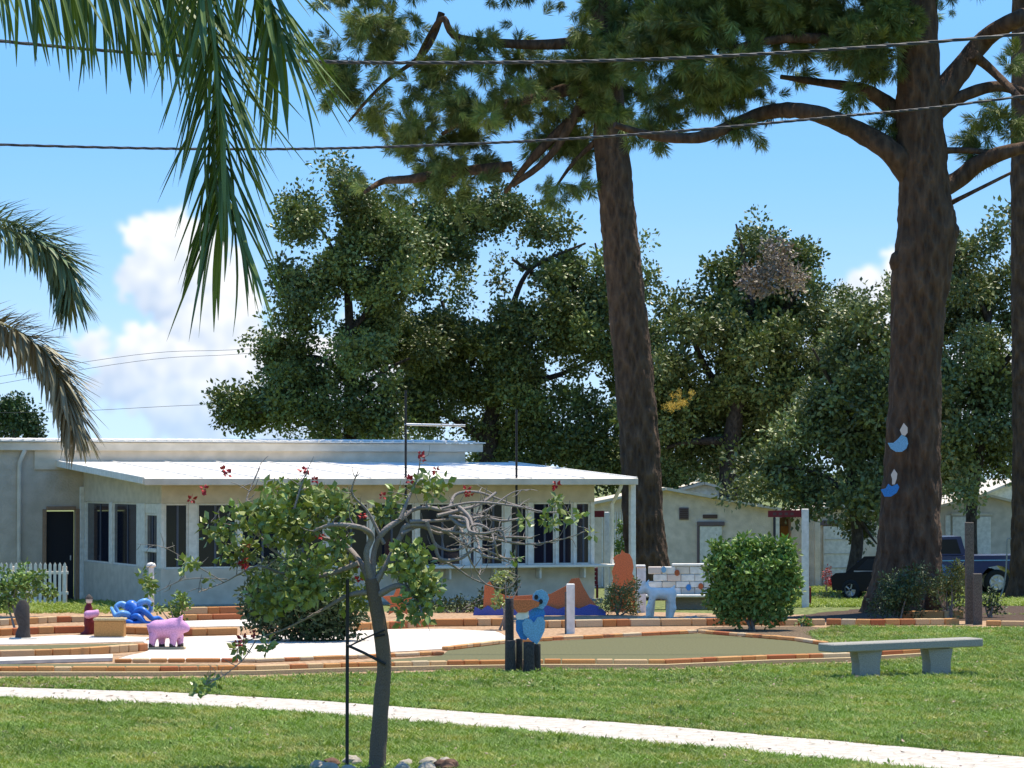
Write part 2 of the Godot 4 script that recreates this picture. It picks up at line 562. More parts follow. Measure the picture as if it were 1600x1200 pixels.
# ------------------------------------------------------------------ sky
func build_sky() -> PanoramaSkyMaterial:
	var W := 4096
	var Hh := 2048
	var img := Image.create(W, Hh, false, Image.FORMAT_RGB8)
	var rows := []
	for y in Hh:
		var el := (0.5 - (y + 0.5) / Hh) * PI
		var c: Color
		if el > 0.0:
			var t := clampf(sin(el), 0.0, 1.0)
			var low := Color(0.74, 0.85, 0.945)
			var mid := Color(0.475, 0.705, 0.925)
			var top := Color(0.30, 0.53, 0.85)
			if t < 0.13: c = low.lerp(mid, smoothstep(0.0, 0.13, t))
			else: c = mid.lerp(top, smoothstep(0.10, 0.95, t))
		else:
			c = Color(0.42, 0.44, 0.38)
		rows.append(c)
		img.fill_rect(Rect2i(0, y, W, 1), c)
	# cumulus heaps: in units of photo pixels from the photograph's left edge and from the horizon upwards
	var heaps := []
	heaps.append([[300, 290, 105, 90], [265, 360, 60, 55], [385, 300, 90, 90], [440, 260, 90, 100], [330, 190, 170, 100], [430, 340, 70, 55], [210, 160, 110, 60], [320, 145, 70, 45], [170, 100, 110, 50], [420, 120, 140, 80], [100, 60, 140, 45], [300, 60, 200, 50], [230, 230, 80, 70], [300, 370, 50, 40], [400, 380, 70, 50], [460, 330, 60, 60], [250, 300, 60, 60], [360, 230, 140, 110], [120, 140, 80, 40]])
	heaps.append([[1075, 315, 60, 48], [1020, 300, 100, 60], [900, 300, 90, 60], [960, 260, 190, 90], [830, 260, 80, 60], [1060, 230, 120, 80]])
	heaps.append([[560, 130, 90, 60], [640, 90, 110, 50], [760, 110, 100, 60]])
	heaps.append([[1300, 190, 90, 50], [1380, 150, 110, 60], [1540, 120, 120, 70], [1220, 110, 90, 50]])
	rng.seed = 77
	for k in 34:
		var ax := rng.randf_range(2200.0, 29500.0)
		var h := []
		var big := rng.randf_range(0.7, 1.7)
		for j in rng.randi_range(5, 10):
			var u := rng.randfn() * 0.6
			h.append([ax + u * 260.0 * big, 60.0 + rng.randf() * 260.0 * big * exp(-u * u), rng.randf_range(50, 110) * big, rng.randf_range(40, 80) * big])
		heaps.append(h)
	var n1 := FastNoiseLite.new(); n1.seed = 4; n1.frequency = 0.011; n1.fractal_octaves = 5
	var n2 := FastNoiseLite.new(); n2.seed = 9; n2.frequency = 0.02; n2.fractal_octaves = 4
	var ux := F * TAU / W
	for h in heaps:
		var lo := Vector2(1e9, 1e9); var hi := -lo
		for b in h:
			lo = lo.min(Vector2(b[0] - b[2] * 1.6, b[1] - b[3] * 1.6)); hi = hi.max(Vector2(b[0] + b[2] * 1.6, b[1] + b[3] * 1.6))
		var c0 := int((lo.x - 800.0) / ux + W * 0.5); var c1 := int((hi.x - 800.0) / ux + W * 0.5)
		var r0 := int((0.5 - atan(hi.y / F) / PI) * Hh); var r1 := mini(int((0.5 - atan(maxf(lo.y, 0.0) / F) / PI) * Hh), Hh / 2 - 1)
		for y in range(r0, r1 + 1):
			var el := F * tan((0.5 - (y + 0.5) / Hh) * PI)
			for xx in range(c0, c1 + 1):
				var x := posmod(xx, W)
				var az := (xx + 0.5 - W * 0.5) * ux + 800.0
				var wob := n1.get_noise_2d(az, el)
				var best := -1.0
				var lit := 0.0
				for b in h:
					var dx: float = (az - b[0]) / b[2]; var dy: float = (el - b[1]) / b[3]
					var e := 1.36 - sqrt(dx * dx + dy * dy) + wob * 0.6 + n2.get_noise_2d(az * 2.2, el * 2.2) * 0.22
					if e > best:
						best = e
						lit = dy + dx * 0.3
				var a := smoothstep(0.0, 0.13, best)
				if a <= 0.0: continue
				var v := n2.get_noise_2d(az * 1.3 + 500.0, el * 1.3)
				var w := clampf(0.66 + lit * 0.42 + v * 0.45, 0.0, 1.0)
				var cc := Color(0.66, 0.73, 0.83).lerp(Color(0.90, 0.90, 0.905), w)
				var low := smoothstep(20.0, 200.0, el)
				cc = cc.lerp(Color(0.62, 0.74, 0.88), (1.0 - low) * 0.4)
				img.set_pixel(x, y, img.get_pixel(x, y).lerp(cc, a * lerpf(0.75, 0.97, low)))
	var sm := PanoramaSkyMaterial.new()
	sm.panorama = ImageTexture.create_from_image(img)
	sm.filter = true
	return sm

# ------------------------------------------------------------------ ground sheets
var course_poly: PackedVector2Array
var path_poly: PackedVector2Array

func ground_poly(pts: Array, jitter := 0.03, step := 0.35) -> PackedVector2Array:
	var out := PackedVector2Array()
	for i in pts.size():
		var a := G(pts[i][0], pts[i][1]); var b := G(pts[(i + 1) % pts.size()][0], pts[(i + 1) % pts.size()][1])
		var n := clampi(int(a.distance_to(b) / step), 1, 60)
		for k in n:
			var p := a.lerp(b, float(k) / n)
			out.append(Vector2(p.x + jitter * noise.get_noise_2d(p.x * 60.0, p.z * 60.0) * 2.0, p.z + jitter * noise.get_noise_2d(p.z * 60.0, p.x * 60.0 + 90.0) * 4.0))
	return out

func sheet(called: String, pts: Array, y: float, m: Material, jitter := 0.03) -> PackedVector2Array:
	var poly := ground_poly(pts, jitter)
	var tri := Geometry2D.triangulate_polygon(poly)
	var st := st_new()
	st.set_smooth_group(-1)
	for i in range(0, tri.size(), 3):
		var t := []
		for k in 3: t.append(Vector3(poly[tri[i + k]].x, y, poly[tri[i + k]].y))
		face(st, t, Vector3.UP)
	structure(called, done(st), m)
	return poly

func build_ground() -> void:
	var st := st_new()
	st.set_smooth_group(0)
	var ds := [-60.0, 0.0, 20.0, 40.0, 60.0]
	for i in 14: ds.append(64.0 + i * 22.0 / 13.0)
	for d in [100.0, 140.0, 220.0, 400.0, 800.0, 2000.0]: ds.append(d)
	var xs := [-2000.0, -400.0, -60.0, -20.0, 0.0, 20.0, 60.0, 400.0, 2000.0]
	for i in ds.size() - 1:
		for k in xs.size() - 1:
			face(st, [Vector3(xs[k], gy(ds[i]), -ds[i]), Vector3(xs[k + 1], gy(ds[i]), -ds[i]), Vector3(xs[k + 1], gy(ds[i + 1]), -ds[i + 1]), Vector3(xs[k], gy(ds[i + 1]), -ds[i + 1])], Vector3.UP)
	structure("ground", done(st), M.grass_ground)
	path_poly = sheet("path", [[-400, 1066], [0, 1076], [250, 1083], [480, 1096], [750, 1116], [1000, 1134], [1250, 1156], [1600, 1186], [2000, 1226], [2000, 1262], [1600, 1219], [1400, 1201], [1100, 1172], [900, 1154], [700, 1135], [480, 1117], [250, 1103], [0, 1093], [-400, 1080]], 0.02, M.path, 0.02)
	course_poly = sheet("golf_course_base", [[-400, 1058], [0, 1062], [250, 1062], [400, 1060], [560, 1054], [700, 1050], [850, 1048], [1040, 1049], [1200, 1041], [1330, 1037], [1452, 1029], [1285, 1008], [1262, 990], [1300, 980], [1700, 983], [1900, 975], [1700, 962], [1200, 961], [960, 956], [700, 957], [380, 956], [150, 957], [-400, 965]], 0.012, M.sand)
	sheet("dirt_patch", [[-300, 1063], [0, 1063], [110, 1064], [165, 1070], [90, 1075], [0, 1073], [-300, 1068]], 0.016, M.dirt, 0.08)
	sheet("dirt_patch", [[1460, 1024], [1530, 1019], [1640, 1020], [1640, 1033], [1540, 1036], [1480, 1033]], 0.008, M.dirt, 0.12)
	sheet("dirt_patch", [[1050, 992], [1100, 981], [1240, 979], [1325, 984], [1318, 998], [1275, 1007], [1200, 999], [1110, 990]], 0.017, M.dirt, 0.08)
	sheet("gravel_bed", [[225, 1003], [300, 996], [440, 993], [560, 985], [700, 984], [775, 988], [800, 1000], [695, 1016], [610, 1020], [560, 1029], [400, 1035], [180, 1032], [235, 1018]], 0.02, M.gravel)
	sheet("gravel_bed", [[-300, 1012], [0, 999], [110, 994], [235, 997], [225, 1004], [100, 1007], [0, 1009], [-300, 1022]], 0.02, M.gravel)
	sheet("gravel_bed", [[-300, 998], [0, 985], [130, 979], [140, 983], [0, 989], [-300, 1004]], 0.02, M.gravel)
	sheet("gravel_bed", [[280, 972], [380, 969], [560, 968], [560, 975], [380, 980], [290, 981]], 0.02, M.gravel)
	sheet("putting_green", [[690, 1027], [700, 1019], [800, 1007], [960, 999], [1090, 992], [1240, 1004], [1290, 1012], [1425, 1024], [1330, 1030], [1200, 1034], [1040, 1040], [850, 1041], [700, 1042], [560, 1046], [400, 1050], [180, 1051], [-200, 1049], [-200, 1041], [180, 1040], [400, 1042], [560, 1037]], 0.026, M.green, 0.0)
	sheet("putting_green", [[-200, 1022], [0, 1012], [225, 1007], [228, 1011], [0, 1019], [-200, 1030]], 0.026, M.green, 0.0)
	sheet("mulch_bed", [[1225, 966], [1300, 957], [1380, 950], [1700, 948], [1700, 972], [1380, 970], [1250, 971]], 0.02, M.mulch, 0.1)
	# concrete slab and lip strips
	var slabp := ground_poly([[-200, 1046], [-200, 1034], [0, 1034], [176, 1029], [176, 1035], [0, 1040]], 0.0, 5.0)
	var s2 := st_new()
	add_prism(s2, slabp, Transform3D(Basis(Vector3.RIGHT, PI / 2), Vector3(0, 0.045, 0)), 0.05)
	tag(part(self, "concrete_slab", done(s2), M.slab), "pale concrete slab strip lying inside the brick front border", "slab")

func brick_row(label: String, pts: Array, hgt := 0.12, dep := 0.13, lng := 0.25, lip := false, y0 := 0.012) -> void:
	var a0 := G(pts[0][0], pts[0][1])
	var t := thing("brick_border", label, "border", Vector3(a0.x, 0, a0.z), "brick borders of the golf course")
	for i in pts.size() - 1:
		var a := G(pts[i][0], pts[i][1]); var b := G(pts[i + 1][0], pts[i + 1][1])
		a.y = 0; b.y = 0
		var d := b - a
		var L := d.length()
		var n := maxi(1, roundi(L / lng))
		var seg := L / n
		var turn := atan2(-d.z, d.x)
		var back := Vector3(d.z, 0, -d.x).normalized()
		if back.z > 0: back = -back
		var k := 0
		while k < n:
			var run := 1
			if rng.randf() < 0.3 and k < n - 1: run = 2
			var f := 0.94 if run == 1 else 0.97
			var sz := Vector3(seg * run * f, hgt, dep)
			var p := a + d * ((k + run * 0.5) / n) + back * (dep * 0.5 + rng.randf_range(-0.008, 0.008))
			p.y = y0 + hgt * 0.5 + rng.randf_range(-0.004, 0.003)
			var c: int = [0, 1, 1, 2, 3, 4, 5, 0, 1, 2][rng.randi() % 10]
			part(t, "brick", boxm(sz.snapped(Vector3.ONE * 0.004), 0.012), M.bricks[c], at(p - t.position, turn + rng.randf_range(-0.025, 0.025)))
			k += run
	if lip:
		var poly := PackedVector2Array()
		for q in pts:
			var g := G(q[0], q[1]); poly.append(Vector2(g.x - a0.x, g.z - a0.z + 0.006))
		for i in range(pts.size() - 1, -1, -1):
			var g := G(pts[i][0], pts[i][1]); poly.append(Vector2(g.x - a0.x, g.z - a0.z + 0.16))
		var st := st_new()
		add_prism(st, poly, Transform3D(Basis(Vector3.RIGHT, PI / 2), Vector3(0, 0.035, 0)), 0.07)
		part(t, "concrete_lip", done(st), M.lip)

func build_course() -> void:
	rng.seed = 5
	brick_row("long orange and cream brick border along the lawn, with concrete lip", [[-180, 1054], [0, 1057], [250, 1057], [400, 1055], [560, 1050], [700, 1047], [850, 1045], [1040, 1045], [1200, 1038], [1330, 1034], [1442, 1027]], 0.125, 0.13, 0.25, true)
	brick_row("low brick edging curving along the far side of the putting green", [[700, 1018], [800, 1006], [960, 998], [1090, 991], [1240, 1003], [1285, 1010]], 0.06, 0.11, 0.25, false, 0.02)
	brick_row("brick border running up to the pink pig statue", [[-180, 1038], [0, 1030], [110, 1027], [232, 1018]], 0.12, 0.13, 0.25)
	brick_row("thin brick edging between white gravel and narrow green strip", [[178, 1037], [400, 1037], [560, 1031], [695, 1025]], 0.055, 0.11, 0.25, false, 0.02)
	brick_row("brick border passing behind the tan box and dark pedestal", [[-180, 1002], [0, 995], [60, 992], [135, 990], [230, 993], [300, 995], [372, 993]], 0.13, 0.14, 0.28)
	brick_row("brick border behind the round shrub and trunk of flowering tree", [[470, 990], [580, 986], [680, 980], [790, 979]], 0.14, 0.14, 0.28)
	brick_row("brick border behind the pelican posts, ending at square shrub", [[835, 983], [985, 980], [1105, 979], [1200, 978]], 0.14, 0.14, 0.28)
	brick_row("brick border edging the mulch below the big pine", [[1205, 979], [1290, 978], [1360, 979], [1500, 977]], 0.12, 0.14, 0.28)
	brick_row("short raised bricks at the foot of brown stump", [[1412, 969], [1440, 968], [1475, 968], [1506, 968]], 0.15, 0.14, 0.25, false, 0.02)
	brick_row("brick border to the side of tall weathered post, edging mulch", [[1540, 979], [1610, 980], [1720, 982]], 0.10, 0.14, 0.28)
	brick_row("farthest brick border before the picket fence", [[-180, 985], [0, 979], [90, 974], [178, 972]], 0.12, 0.14, 0.28)
	brick_row("double brick border below the porch wall, lower row", [[285, 971], [380, 969], [440, 968]], 0.12, 0.14, 0.28)
	brick_row("double brick border below the porch wall, upper row", [[288, 961], [380, 959], [440, 958]], 0.14, 0.14, 0.28)
	# pale rubble on the border by the white statue
	for k in 16:
		var g := G(rng.randf_range(985, 1085), rng.randf_range(968, 972))
		tag(part(self, "pale_stone", stone_mesh(rng.randf_range(0.05, 0.09), k), M.stone_pale, at(g + Vector3(0, 0.02, 0), rng.randf() * TAU)), "pale stone lying at the feet of white arched statue", "stone", "pale stones by the white statue")

func stone_mesh(r: float, s: int) -> Mesh:
	var sp := SphereMesh.new()
	sp.radius = r; sp.height = r * 1.5; sp.radial_segments = 10; sp.rings = 6
	var st := st_new()
	var arr := sp.get_mesh_arrays()
	var vs: PackedVector3Array = arr[Mesh.ARRAY_VERTEX]
	var ix: PackedInt32Array = arr[Mesh.ARRAY_INDEX]
	st.set_smooth_group(-1)
	for i in ix:
		var v := vs[i]
		st.add_vertex(v * (1.0 + 0.45 * noise.get_noise_3d(v.x / r * 18.0 + s * 31.0, v.y / r * 18.0, v.z / r * 18.0)))
	return done(st)

# ------------------------------------------------------------------ grass
func build_grass() -> void:
	rng.seed = 12
	var st := st_new()
	st.set_smooth_group(-1)
	for i in 9:
		var a := rng.randf() * TAU
		var b := Vector3(cos(a), 0, sin(a)) * rng.randf() * 0.055
		var lean := Vector3(rng.randfn() * 0.75, 1.0, rng.randfn() * 0.75).normalized()
		var L := rng.randf_range(0.035, 0.08)
		var side := Vector3(rng.randfn(), 0, rng.randfn()).normalized() * 0.006
		var mid := b + lean * L * 0.6
		var tip := b + lean * L + Vector3(lean.x, 0, lean.z) * L * 0.5
		var t := rng.randf_range(0.8, 1.15)
		for v in [b - side, b + side, mid + side * 0.7, b - side, mid + side * 0.7, mid - side * 0.7, mid - side * 0.7, mid + side * 0.7, tip]:
			st.set_color(Color(t, t, t)); st.add_vertex(v)
	var tuft := done(st)
	var xs := []; var cs := []
	var dirt := FastNoiseLite.new(); dirt.seed = 40; dirt.frequency = 0.35
	var dry := FastNoiseLite.new(); dry.seed = 41; dry.frequency = 0.9
	for i in 190000:
		var d := sqrt(rng.randf_range(25.0 * 25.0, 62.0 * 62.0)) if rng.randf() < 0.55 else rng.randf_range(25.0, 40.0)
		var x := rng.randf_range(-1.0, 1.0) * (d * 0.19 + 0.4)
		var p2 := Vector2(x, -d)
		if Geometry2D.is_point_in_polygon(p2, path_poly) or (d > 38.0 and Geometry2D.is_point_in_polygon(p2, course_poly)): continue
		if d > 46.0 and x < 4.0: continue
		var v := dirt.get_noise_2d(x, d)
		if v < -0.33 and rng.randf() < 0.6: continue
		var s := rng.randf_range(0.7, 1.25) * (1.0 + 0.5 * maxf(dry.get_noise_2d(x + 30.0, d), 0.0))
		var ba := Basis(Vector3.UP, rng.randf() * TAU).scaled(Vector3(s * 1.2, s, s * 1.2))
		xs.append(Transform3D(ba, Vector3(x, 0.0, -d)))
		var w := clampf(dry.get_noise_2d(x, d) * 1.3 + 0.1 + rng.randfn() * 0.18, 0.0, 1.0)
		var t := rng.randf_range(0.8, 1.15) * (1.0 + 0.25 * v)
		cs.append(Color(t * (0.85 + 0.85 * w), t * (0.97 + 0.3 * w), t * (0.8 + 0.8 * w)))
	var o := multi(self, "lawn_grass", tuft, M.grass_blade, xs, cs)
	tag(o, "short green grass of the sunny lawn", "grass", "", "stuff")
	var lx := []; var lc := []
	for i in 2600:
		var d := rng.randf_range(26.0, 60.0)
		var x := rng.randf_range(-1.0, 1.0) * (d * 0.19)
		if Geometry2D.is_point_in_polygon(Vector2(x, -d), course_poly): continue
		lx.append(Transform3D(Basis.from_euler(Vector3(rng.randfn() * 0.25, rng.randf() * TAU, rng.randfn() * 0.25)).scaled(Vector3.ONE * rng.randf_range(0.5, 1.2)), Vector3(x, 0.034 if Geometry2D.is_point_in_polygon(Vector2(x, -d), path_poly) or Geometry2D.is_point_in_polygon(Vector2(x, -d), course_poly) else 0.05, -d)))
		var q := rng.randf_range(0.5, 1.3)
		lc.append(Color(q, q * rng.randf_range(0.7, 1.0), q * 0.7))
	var ls := st_new()
	ls.set_smooth_group(-1)
	leaf_shape(ls, Vector3(-0.03, 0, 0), Vector3(1, 0, 0), Vector3(0, 0, 1), 0.065, 0.03, Color(1, 1, 1))
	tag(multi(self, "fallen_leaves", done(ls), M.dry_leaf, lx, lc), "dry fallen leaves scattered over lawn, path and course", "leaves", "", "stuff")
	var wd := clump(9, 0.04, 0.05, 0.024, 66, -0.4)
	lx = []; lc = []
	for i in 1500:
		var d := rng.randf_range(26.0, 46.0)
		var x := rng.randf_range(-1.0, 1.0) * (d * 0.19)
		if dry.get_noise_2d(x * 0.6, d * 0.6 + 70.0) < 0.12 or Geometry2D.is_point_in_polygon(Vector2(x, -d), path_poly) or Geometry2D.is_point_in_polygon(Vector2(x, -d), course_poly): continue
		lx.append(Transform3D(Basis(Vector3.UP, rng.randf() * TAU).scaled(Vector3.ONE * rng.randf_range(0.6, 1.3)), Vector3(x, 0.03, -d)))
		var q := rng.randf_range(0.9, 1.4)
		lc.append(Color(q * 1.5, q * 1.1, q))
	tag(multi(self, "lawn_weeds", wd, M.shrub_leaf, lx, lc), "broad-leaved weeds in patches on the lawn", "weeds", "", "stuff")
	xs = []; cs = []
	for i in 26000:
		var d := rng.randf_range(62.5, 92.0)
		var x := rng.randf_range(-1.0, 1.0) * (d * 0.18)
		if x > -9.0 * d / 70.0 and x < 4.8 * d / 70.0: continue
		if d < 66.0 and x > 4.0: continue
		var s := rng.randf_range(1.0, 1.8)
		xs.append(Transform3D(Basis(Vector3.UP, rng.randf() * TAU).scaled(Vector3(s * 1.6, s, s * 1.6)), Vector3(x, gy(d), -d)))
		var t := rng.randf_range(0.85, 1.25)
		cs.append(Color(t * 1.05, t, t * 0.8))
	tag(multi(self, "far_grass", tuft, M.grass_blade, xs, cs), "grass around the sheds and picket fence", "grass", "", "stuff")

# ------------------------------------------------------------------ club house
func build_house() -> void:
	var yaw := deg_to_rad(22.0)
	var d0 := 67.0
	var c := P(252, 748, d0)
	var base_y := -0.14
	var t := thing("clubhouse", "long pale clubhouse with white porch roof and dark window band", "building", Vector3(c.x, base_y, c.z), "", yaw)
	# local axes: x along the front to the right, z towards the viewer; the porch front is z = 0
	var L := 10.3          # front length
	var Dp := 6.9          # porch depth
	var sill := 0.92; var head := 2.35
	var loc := func(px: float) -> float:      # where the pixel's column meets the front wall
		var r := ray(px, 748)
		var u := Vector3(cos(yaw), 0, -sin(yaw)); var n := Vector3(sin(yaw), 0, cos(yaw))
		var s: float = (Vector3(c.x, 0, c.z)).dot(n) / Vector3(r.x, 0, r.z).dot(n)
		return (Vector3(r.x * s, 0, r.z * s) - Vector3(c.x, 0, c.z)).dot(u)
	var side_loc := func(px: float) -> float:  # the same for the left end wall
		var r := ray(px, 748)
		var u := Vector3(cos(yaw), 0, -sin(yaw)); var n := Vector3(sin(yaw), 0, cos(yaw))
		var s: float = (Vector3(c.x, 0, c.z)).dot(u) / Vector3(r.x, 0, r.z).dot(u)
		return (Vector3(r.x * s, 0, r.z * s) - Vector3(c.x, 0, c.z)).dot(n)
	var rise := 0.40 / (Dp + 0.9)
	var roof_y := func(z: float) -> float: return 2.90 + (0.95 - z) * rise
	# porch walls: lower, header, posts
	part(t, "porch_wall", boxm(Vector3(L, sill, 0.16), 0.01), M.wall, at(Vector3(L / 2, sill / 2, -0.08)))
	part(t, "porch_wall", boxm(Vector3(L, 0.42, 0.16), 0.01), M.wall, at(Vector3(L / 2, head + 0.21, -0.08)))
	part(t, "porch_wall", boxm(Vector3(0.16, sill, Dp - 0.17), 0.01), M.wall, at(Vector3(0.08, sill / 2, -0.17 - (Dp - 0.17) / 2)))
	var hp := PackedVector2Array([Vector2(0.165, head), Vector2(Dp, head), Vector2(Dp, roof_y.call(-Dp) - 0.12), Vector2(0.165, roof_y.call(-0.165) - 0.12)])
	var sth := st_new()
	add_prism(sth, hp, Transform3D(Basis(Vector3(0, 0, -1), Vector3.UP, Vector3.RIGHT), Vector3(0.08, 0, 0)), 0.16)
	part(t, "porch_gable_wall", done(sth), M.wall)
	part(t, "porch_wall", boxm(Vector3(0.16, 2.7, Dp), 0.01), M.wall, at(Vector3(L - 0.08, 1.35, -0.17 - Dp / 2)))
	part(t, "porch_floor", boxm(Vector3(L - 0.4, 0.1, Dp - 0.3), 0.0), M.slab, at(Vector3(L / 2, 0.04, -Dp / 2 - 0.1)))
	part(t, "footing", boxm(Vector3(L + 0.25, 0.34, 0.2), 0.01), M.concrete, at(Vector3(L / 2, -0.03, 0.1)))
	# front windows: (from px, to px)
	var edges := [[258, 295], [309, 371], [378, 438], [446, 508], [515, 577], [584, 648], [655, 722], [734, 744], [752, 788], [798, 825], [833, 868], [872, 896], [900, 923]]
	var last := 0.0
	for i in edges.size():
		var a: float = loc.call(edges[i][0]); var b: float = loc.call(edges[i][1])
		part(t, "post", boxm(Vector3(a - last, head - sill, 0.14), 0.012), M.white_paint, at(Vector3((a + last) / 2, (head + sill) / 2, -0.07)))
		last = b
		window(t, Vector3((a + b) / 2, (sill + head) / 2, -0.07), b - a, head - sill, 0.0, i)
	part(t, "post", boxm(Vector3(L - last, head - sill, 0.14), 0.012), M.white_paint, at(Vector3((L + last) / 2, (head + sill) / 2, -0.07)))
	# end wall: windows, narrow door
	var se := [[245, 226, 1], [213, 175, 0], [170, 133, 0]]
	last = -0.16
	for e in se:
		var a: float = side_loc.call(e[0]); var b: float = side_loc.call(e[1])
		part(t, "post", boxm(Vector3(0.14, head - sill, last - a), 0.012), M.white_paint, at(Vector3(0.07, (head + sill) / 2, (a + last) / 2)))
		last = b
		if e[2]:
			var lo := 1.62
			part(t, "door_panel", boxm(Vector3(0.1, head - 2.12, a - b), 0.01), M.white_paint, at(Vector3(0.07, (head + 2.12) / 2, (a + b) / 2)))
			window(t, Vector3(0.07, (sill + 2.12) / 2, (a + b) / 2), a - b, 2.12 - sill, -PI / 2, 3)
			part(t, "door_rail", boxm(Vector3(0.05, 0.09, a - b), 0.01), M.white_paint, at(Vector3(-0.02, 1.32, (a + b) / 2)))
		else:
			window(t, Vector3(0.07, (sill + head) / 2, (a + b) / 2), a - b, head - sill, -PI / 2, 4)
	part(t, "post", boxm(Vector3(0.14, head - sill, last + Dp), 0.012), M.white_paint, at(Vector3(0.07, (head + sill) / 2, (last - Dp) / 2)))
	# white counter ledge along the right half
	var l0: float = loc.call(600.0)
	part(t, "ledge", boxm(Vector3(L + 0.5 - l0, 0.06, 0.42), 0.012), M.roof_white, at(Vector3((L + 0.5 + l0) / 2, sill - 0.02, 0.215)))
	for k in 5:
		part(t, "ledge_bracket", boxm(Vector3(0.05, 0.25, 0.25), 0.008), M.white_paint, at(Vector3(l0 + 0.4 + k * 1.1, sill - 0.175, 0.13)))
	# porch roof: panels with standing seams, fascias
	var x0 := -0.62; var x1 := L + 0.62
	var n := 9
	for k in n:
		var w := (x1 - x0) / n
		var rp := PackedVector2Array([Vector2(-0.95, roof_y.call(0.95)), Vector2(Dp, roof_y.call(-Dp)), Vector2(Dp, roof_y.call(-Dp) - 0.05), Vector2(-0.95, roof_y.call(0.95) - 0.05)])
		var sr := st_new()
		add_prism(sr, rp, Transform3D(Basis(Vector3(0, 0, -1), Vector3.UP, Vector3.RIGHT), Vector3(x0 + w * (k + 0.5), 0, 0)), w - 0.012)
		part(t, "porch_roof_panel", done(sr), M.roof_white)
		if k > 0:
			var bs := Basis(Vector3.RIGHT, atan(rise))
			part(t, "roof_seam", boxm(Vector3(0.03, 0.03, Dp + 0.9), 0.005), M.roof_white, Transform3D(bs, Vector3(x0 + w * k, roof_y.call((0.95 - Dp) / 2) + 0.012, (0.95 - Dp) / 2)))
	part(t, "front_fascia", boxm(Vector3(x1 - x0 + 0.06, 0.15, 0.05), 0.01), M.fascia, at(Vector3((x0 + x1) / 2, 2.90 - 0.075, 0.978)))
	for xx in [x0 - 0.026, x1 + 0.026]:
		var bs := Basis(Vector3.RIGHT, atan(rise))
		part(t, "rake_fascia", boxm(Vector3(0.05, 0.16, Dp + 0.9), 0.01), M.white_paint, Transform3D(bs, Vector3(xx, roof_y.call((0.95 - Dp) / 2) - 0.05, (0.95 - Dp) / 2)))
	part(t, "soffit", boxm(Vector3(x1 - x0 - 0.1, 0.02, 0.8), 0.0), M.fascia, at(Vector3((x0 + x1) / 2, 2.765, 0.47)))
	# corner post carrying the roof, with down pipe
	var cx: float = loc.call(948.0) + 0.32
	part(t, "roof_post", boxm(Vector3(0.13, 2.76, 0.13), 0.012), M.white_paint, at(Vector3(cx, 1.38, 0.72)))
	part(t, "down_pipe", tube([Vector3(x1 - 0.35, 2.78, 0.9), Vector3(x1 - 0.36, 2.68, 0.88), Vector3(cx - 0.22, 2.4, 0.2), Vector3(cx - 0.24, 2.3, 0.12), Vector3(cx - 0.24, 0.1, 0.12)], 0.045, 8), M.white_paint)
	# main block behind
	var mx0 := -14.0; var mx1 := 9.75
	var bz := -Dp
	var ztop := 3.66
	# wall with the door opening
	var da := -0.92; var db := -0.18; var dh := 2.14
	part(t, "main_wall", boxm(Vector3(da - mx0, ztop, 0.2), 0.0), M.wall_main, at(Vector3((da + mx0) / 2, ztop / 2, bz - 0.1)))
	part(t, "main_wall", boxm(Vector3(mx1 - db, ztop, 0.2), 0.0), M.wall_main, at(Vector3((mx1 + db) / 2, ztop / 2, bz - 0.1)))
	part(t, "main_wall", boxm(Vector3(db - da, ztop - dh, 0.2), 0.0), M.wall_main, at(Vector3((da + db) / 2, (ztop + dh) / 2, bz - 0.1)))
	part(t, "end_wall", boxm(Vector3(0.2, ztop, 9.0), 0.0), M.wall_main, at(Vector3(mx1 - 0.1, ztop / 2, bz - 4.71)))
	var dr := part(t, "door", boxm(Vector3(db - da - 0.06, dh - 0.03, 0.05), 0.01), M.dark, at(Vector3((da + db) / 2, dh / 2 - 0.015, bz - 0.12)))
	part(dr, "handle", boxm(Vector3(0.03, 0.12, 0.05), 0.008), M.rim, at(Vector3(0.26, -0.05, 0.04)))
	for xx in [da - 0.03, db + 0.03]:
		part(t, "door_frame", boxm(Vector3(0.09, dh + 0.06, 0.06), 0.01), M.trim_door, at(Vector3(xx, dh / 2, bz + 0.031)))
	part(t, "door_frame", boxm(Vector3(db - da - 0.03, 0.09, 0.05), 0.01), M.trim_door, at(Vector3((da + db) / 2, dh + 0.048, bz + 0.026)))
	# main roof: fascia, gutter, corrugated ribs
	part(t, "main_fascia", boxm(Vector3(mx1 + 0.45 - mx0, 0.2, 0.05), 0.01), M.fascia, at(Vector3((mx1 + 0.45 + mx0) / 2, 3.66, bz + 0.10)))
	part(t, "main_soffit", boxm(Vector3(mx1 + 0.4 - mx0, 0.03, 0.06), 0.0), M.fascia, at(Vector3((mx1 + 0.4 + mx0) / 2, 3.6, bz + 0.035)))
	var slope := 0.022
	var bs2 := Basis(Vector3.RIGHT, slope)
	var mr := part(t, "main_roof", boxm(Vector3(mx1 + 0.5 - mx0, 0.03, 3.0), 0.0), M.roof_white, Transform3D(bs2, Vector3((mx1 + 0.5 + mx0) / 2, 3.785 + 1.5 * slope, bz + 0.18 - 1.5)))
	for k in 90:
		var rx := mx0 + 0.2 + k * 0.273
		if rx > mx1 + 0.45: break
		part(mr, "rib", boxm(Vector3(0.06, 0.035, 3.02), 0.01), M.roof_white, at(Vector3(rx - (mx1 + 0.5 + mx0) / 2, 0.031, 0.0)))
	part(t, "main_roof_back", boxm(Vector3(mx1 + 0.5 - mx0, 0.03, 6.5), 0.0), M.roof_white, Transform3D(Basis(Vector3.RIGHT, -0.03), Vector3((mx1 + 0.5 + mx0) / 2, 3.715, bz - 6.06)))
